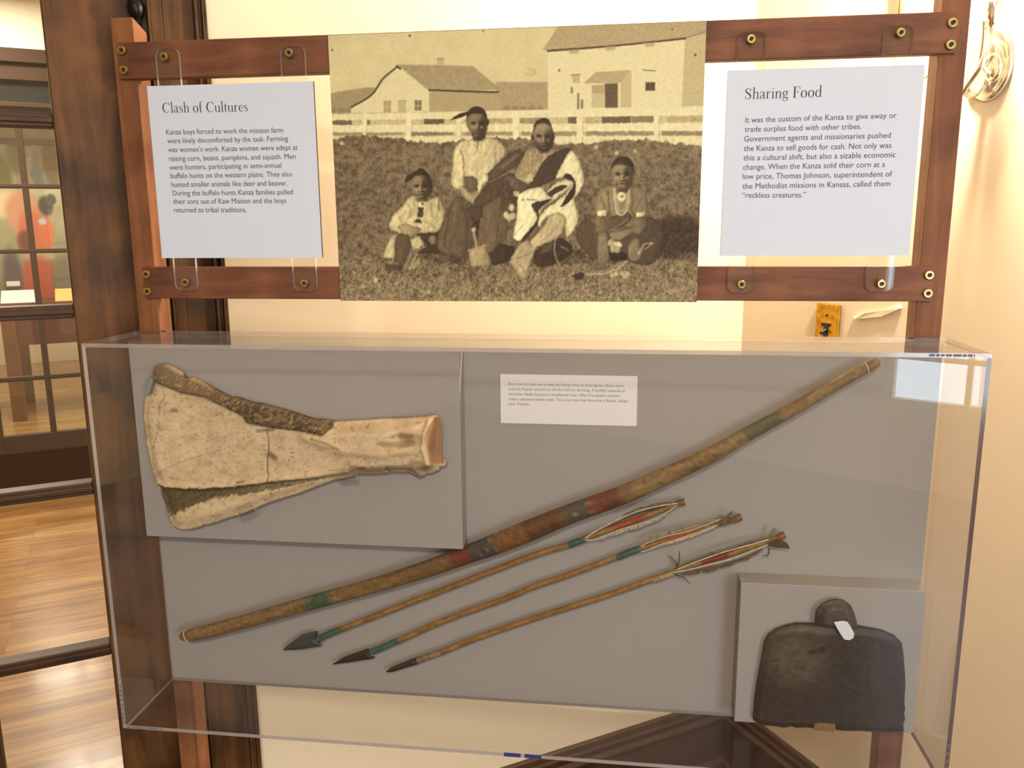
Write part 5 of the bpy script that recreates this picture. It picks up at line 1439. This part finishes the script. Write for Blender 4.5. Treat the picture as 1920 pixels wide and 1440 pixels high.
# white and tan clips
px = c10([(850, 502), (900, 495), (928, 500), (948, 530), (966, 565), (962, 590), (938, 603), (908, 599), (890, 572), (868, 535)])
clip('white plastic tab hooked over the eye of the iron hoe blade', px, YH - .0225, .003, M['white_plastic'])
clip('tan plastic clip holding the bottom edge of the iron hoe blade', c10([(742, 1078), (770, 1070), (858, 1080), (862, 1108), (850, 1120), (742, 1110), (737, 1095)]), -BD - .0005, .018, M['tan_plastic'])

# ------------------------------------------------------------------ on the right-hand wall
# old brass switch plate
a = on_s(1536, 569, 0); b = on_s(1579, 569, 0)
n0, n1 = b[1], a[1]; zt = a[2] + .002; ph_ = .118
sw = thing('switch_plate', 'old yellow brass switch plate on the right wall below the frame', 'switch', (0, (n0 + n1) / 2, zt - ph_), 'A')
obj('plate', MB().box(-.009, -.0002, n0, n1, zt - ph_, zt), M['gold'], sw, bevel=.002)
nc = (n0 + n1) / 2
for z in (zt - .026, zt - ph_ + .026): obj('screw', MB().lathe((-.009, nc, z), (-1, 0, 0), [(.0035, 0), (.003, .0012), (.001, .0015)], 12), M['brass_dark'], sw)
mb = MB(); mb.slab([(-.0095, nc + .016, zt - .044), (-.0095, nc + .012, zt - .052), (-.0095, nc - .012, zt - .052), (-.0095, nc - .016, zt - .044)], (.002, 0, 0))
mb.box(-.0105, -.0085, nc - .006, nc + .006, zt - .078, zt - .046); mb.tube([(-.010, nc, zt - .060), (-.024, nc, zt - .066)], [.005, .0042], 10)
obj('toggle', mb, M['black'], sw)
# flake of peeling paint beside it
mb = MB(); P = [on_s(u, v, -.001) for u, v in ((1602, 592), (1625, 587), (1655, 583), (1690, 570), (1692, 578), (1655, 594), (1625, 597), (1606, 598))]
L = [p + np.array([-.004 - .003 * (i % 3 == 1), 0, 0]) for i, p in enumerate(P)]; n = len(P)
mb.add(P + L, [tuple(range(n, 2 * n))] + [(i, (i + 1) % n, n + (i + 1) % n, n + i) for i in range(n)])
struct(obj('paint_flake', mb, M['wall'], frame='A'))

# sconce
c0 = on_s(1856, 122, -.004)
sc = thing('wall_sconce', 'polished metal wall sconce with an oval plate on the right wall, lit', 'wall lamp', (0, c0[1], c0[2] - .06), 'A')
cn, cz = c0[1], c0[2]


def oval(x, rn, rz, k=40): return [(x, cn + rn * math.cos(t), cz + rz * math.sin(t)) for t in np.linspace(0, 2 * math.pi, k, endpoint=False)]


mb = MB(); rings = [oval(-.0005, .043, .062), oval(-.006, .043, .062), oval(-.010, .039, .058), oval(-.008, .035, .053), oval(-.014, .028, .045), oval(-.017, .018, .030), oval(-.018, .006, .012)]
k = 40
for r_ in rings: mb.v += [tuple(map(float, p)) for p in r_]
for i in range(len(rings) - 1):
    for j in range(k): mb.f.append((i * k + (j + 1) % k, i * k + j, (i + 1) * k + j, (i + 1) * k + (j + 1) % k)); mb.m.append(0)
mb.f.append(tuple(range((len(rings) - 1) * k, len(rings) * k))); mb.m.append(0)
obj('back_plate', mb, M['silver'], sc, smooth=True)
AO = -.058
cu = on_s(1859, 50, AO)                           # underside of the candle cup
arm = catmull([(-.016, cn, cz - .02), (-.036, cn, cz - .052), (AO - .012, cn - .002, cz - .05), (AO - .016, cu[1], cz - .01), (AO, cu[1], cu[2] - .01), (AO, cu[1], cu[2] + .004)], 8)
obj('arm', MB().tube(arm, .0052, 12), M['silver'], sc, smooth=True)
r0 = on_s(1863, 126, -.04)
loop = [(-.04, r0[1] + .011 * math.cos(t) * (1 - .25 * math.sin(t)), r0[2] + .021 * math.sin(t)) for t in np.linspace(0, 2 * math.pi, 33)]
obj('finial_ring', MB().tube(loop, .0042, 10, False), M['silver'], sc, smooth=True)
st = [on_s(u, v, -.05) for u, v in ((1846, 38), (1846, 62), (1843, 90), (1840, 116), (1848, 134), (1856, 140))]
obj('scroll_strap', MB().tube(catmull(st, 6), .0058, 10), M['silver'], sc, smooth=True)
obj('candle_cup', MB().lathe(cu, (0, 0, 1), [(.004, 0), (.0085, .003), (.007, .009), (.0125, .014), (.0105, .020), (.0145, .026), (.012, .032), (.0155, .038), (.013, .041)], 24), M['silver'], sc, smooth=True)
obj('candle_tube', MB().lathe(cu + np.array([0, 0, .041]), (0, 0, 1), [(.0105, 0), (.0105, .09), (.009, .092)], 20), M['candle'], sc, smooth=True)
obj('bulb', MB().lathe(cu + np.array([0, 0, .133]), (0, 0, 1), [(.006, 0), (.013, .012), (.0155, .026), (.012, .044), (.006, .062), (.001, .075)], 16), M['bulb'], sc, smooth=True)
lamp('sconce_light', 'POINT', A2W((AO - .03, cu[1], cu[2] + .17)), 75, (1.0, 0.87, 0.70), .03)

# cord with a little brass drop hanging by the corner of the right wall
u0 = on_s(1690, -40, -.012)
cdn = thing('hanging_cord', 'thin brown cord with a brass tube hanging on the right wall behind the frame', 'cord', (-.012, u0[1], on_s(1690, 110, -.012)[2]), 'A')
t0 = on_s(1689, 33, -.012)
obj('tube', MB().tube([(-.012, t0[1], u0[2] + .1), (-.012, t0[1], t0[2])], .006, 12), M['cord'], cdn, smooth=True)
obj('cord_loop', MB().tube(catmull([on_s(u, v, -.010) for u, v in ((1689, 33), (1690, 70), (1696, 105), (1700, 122), (1714, 140), (1730, 146), (1740, 142), (1741, 134))], 6), .0016, 8), M['cord'], cdn, smooth=True)
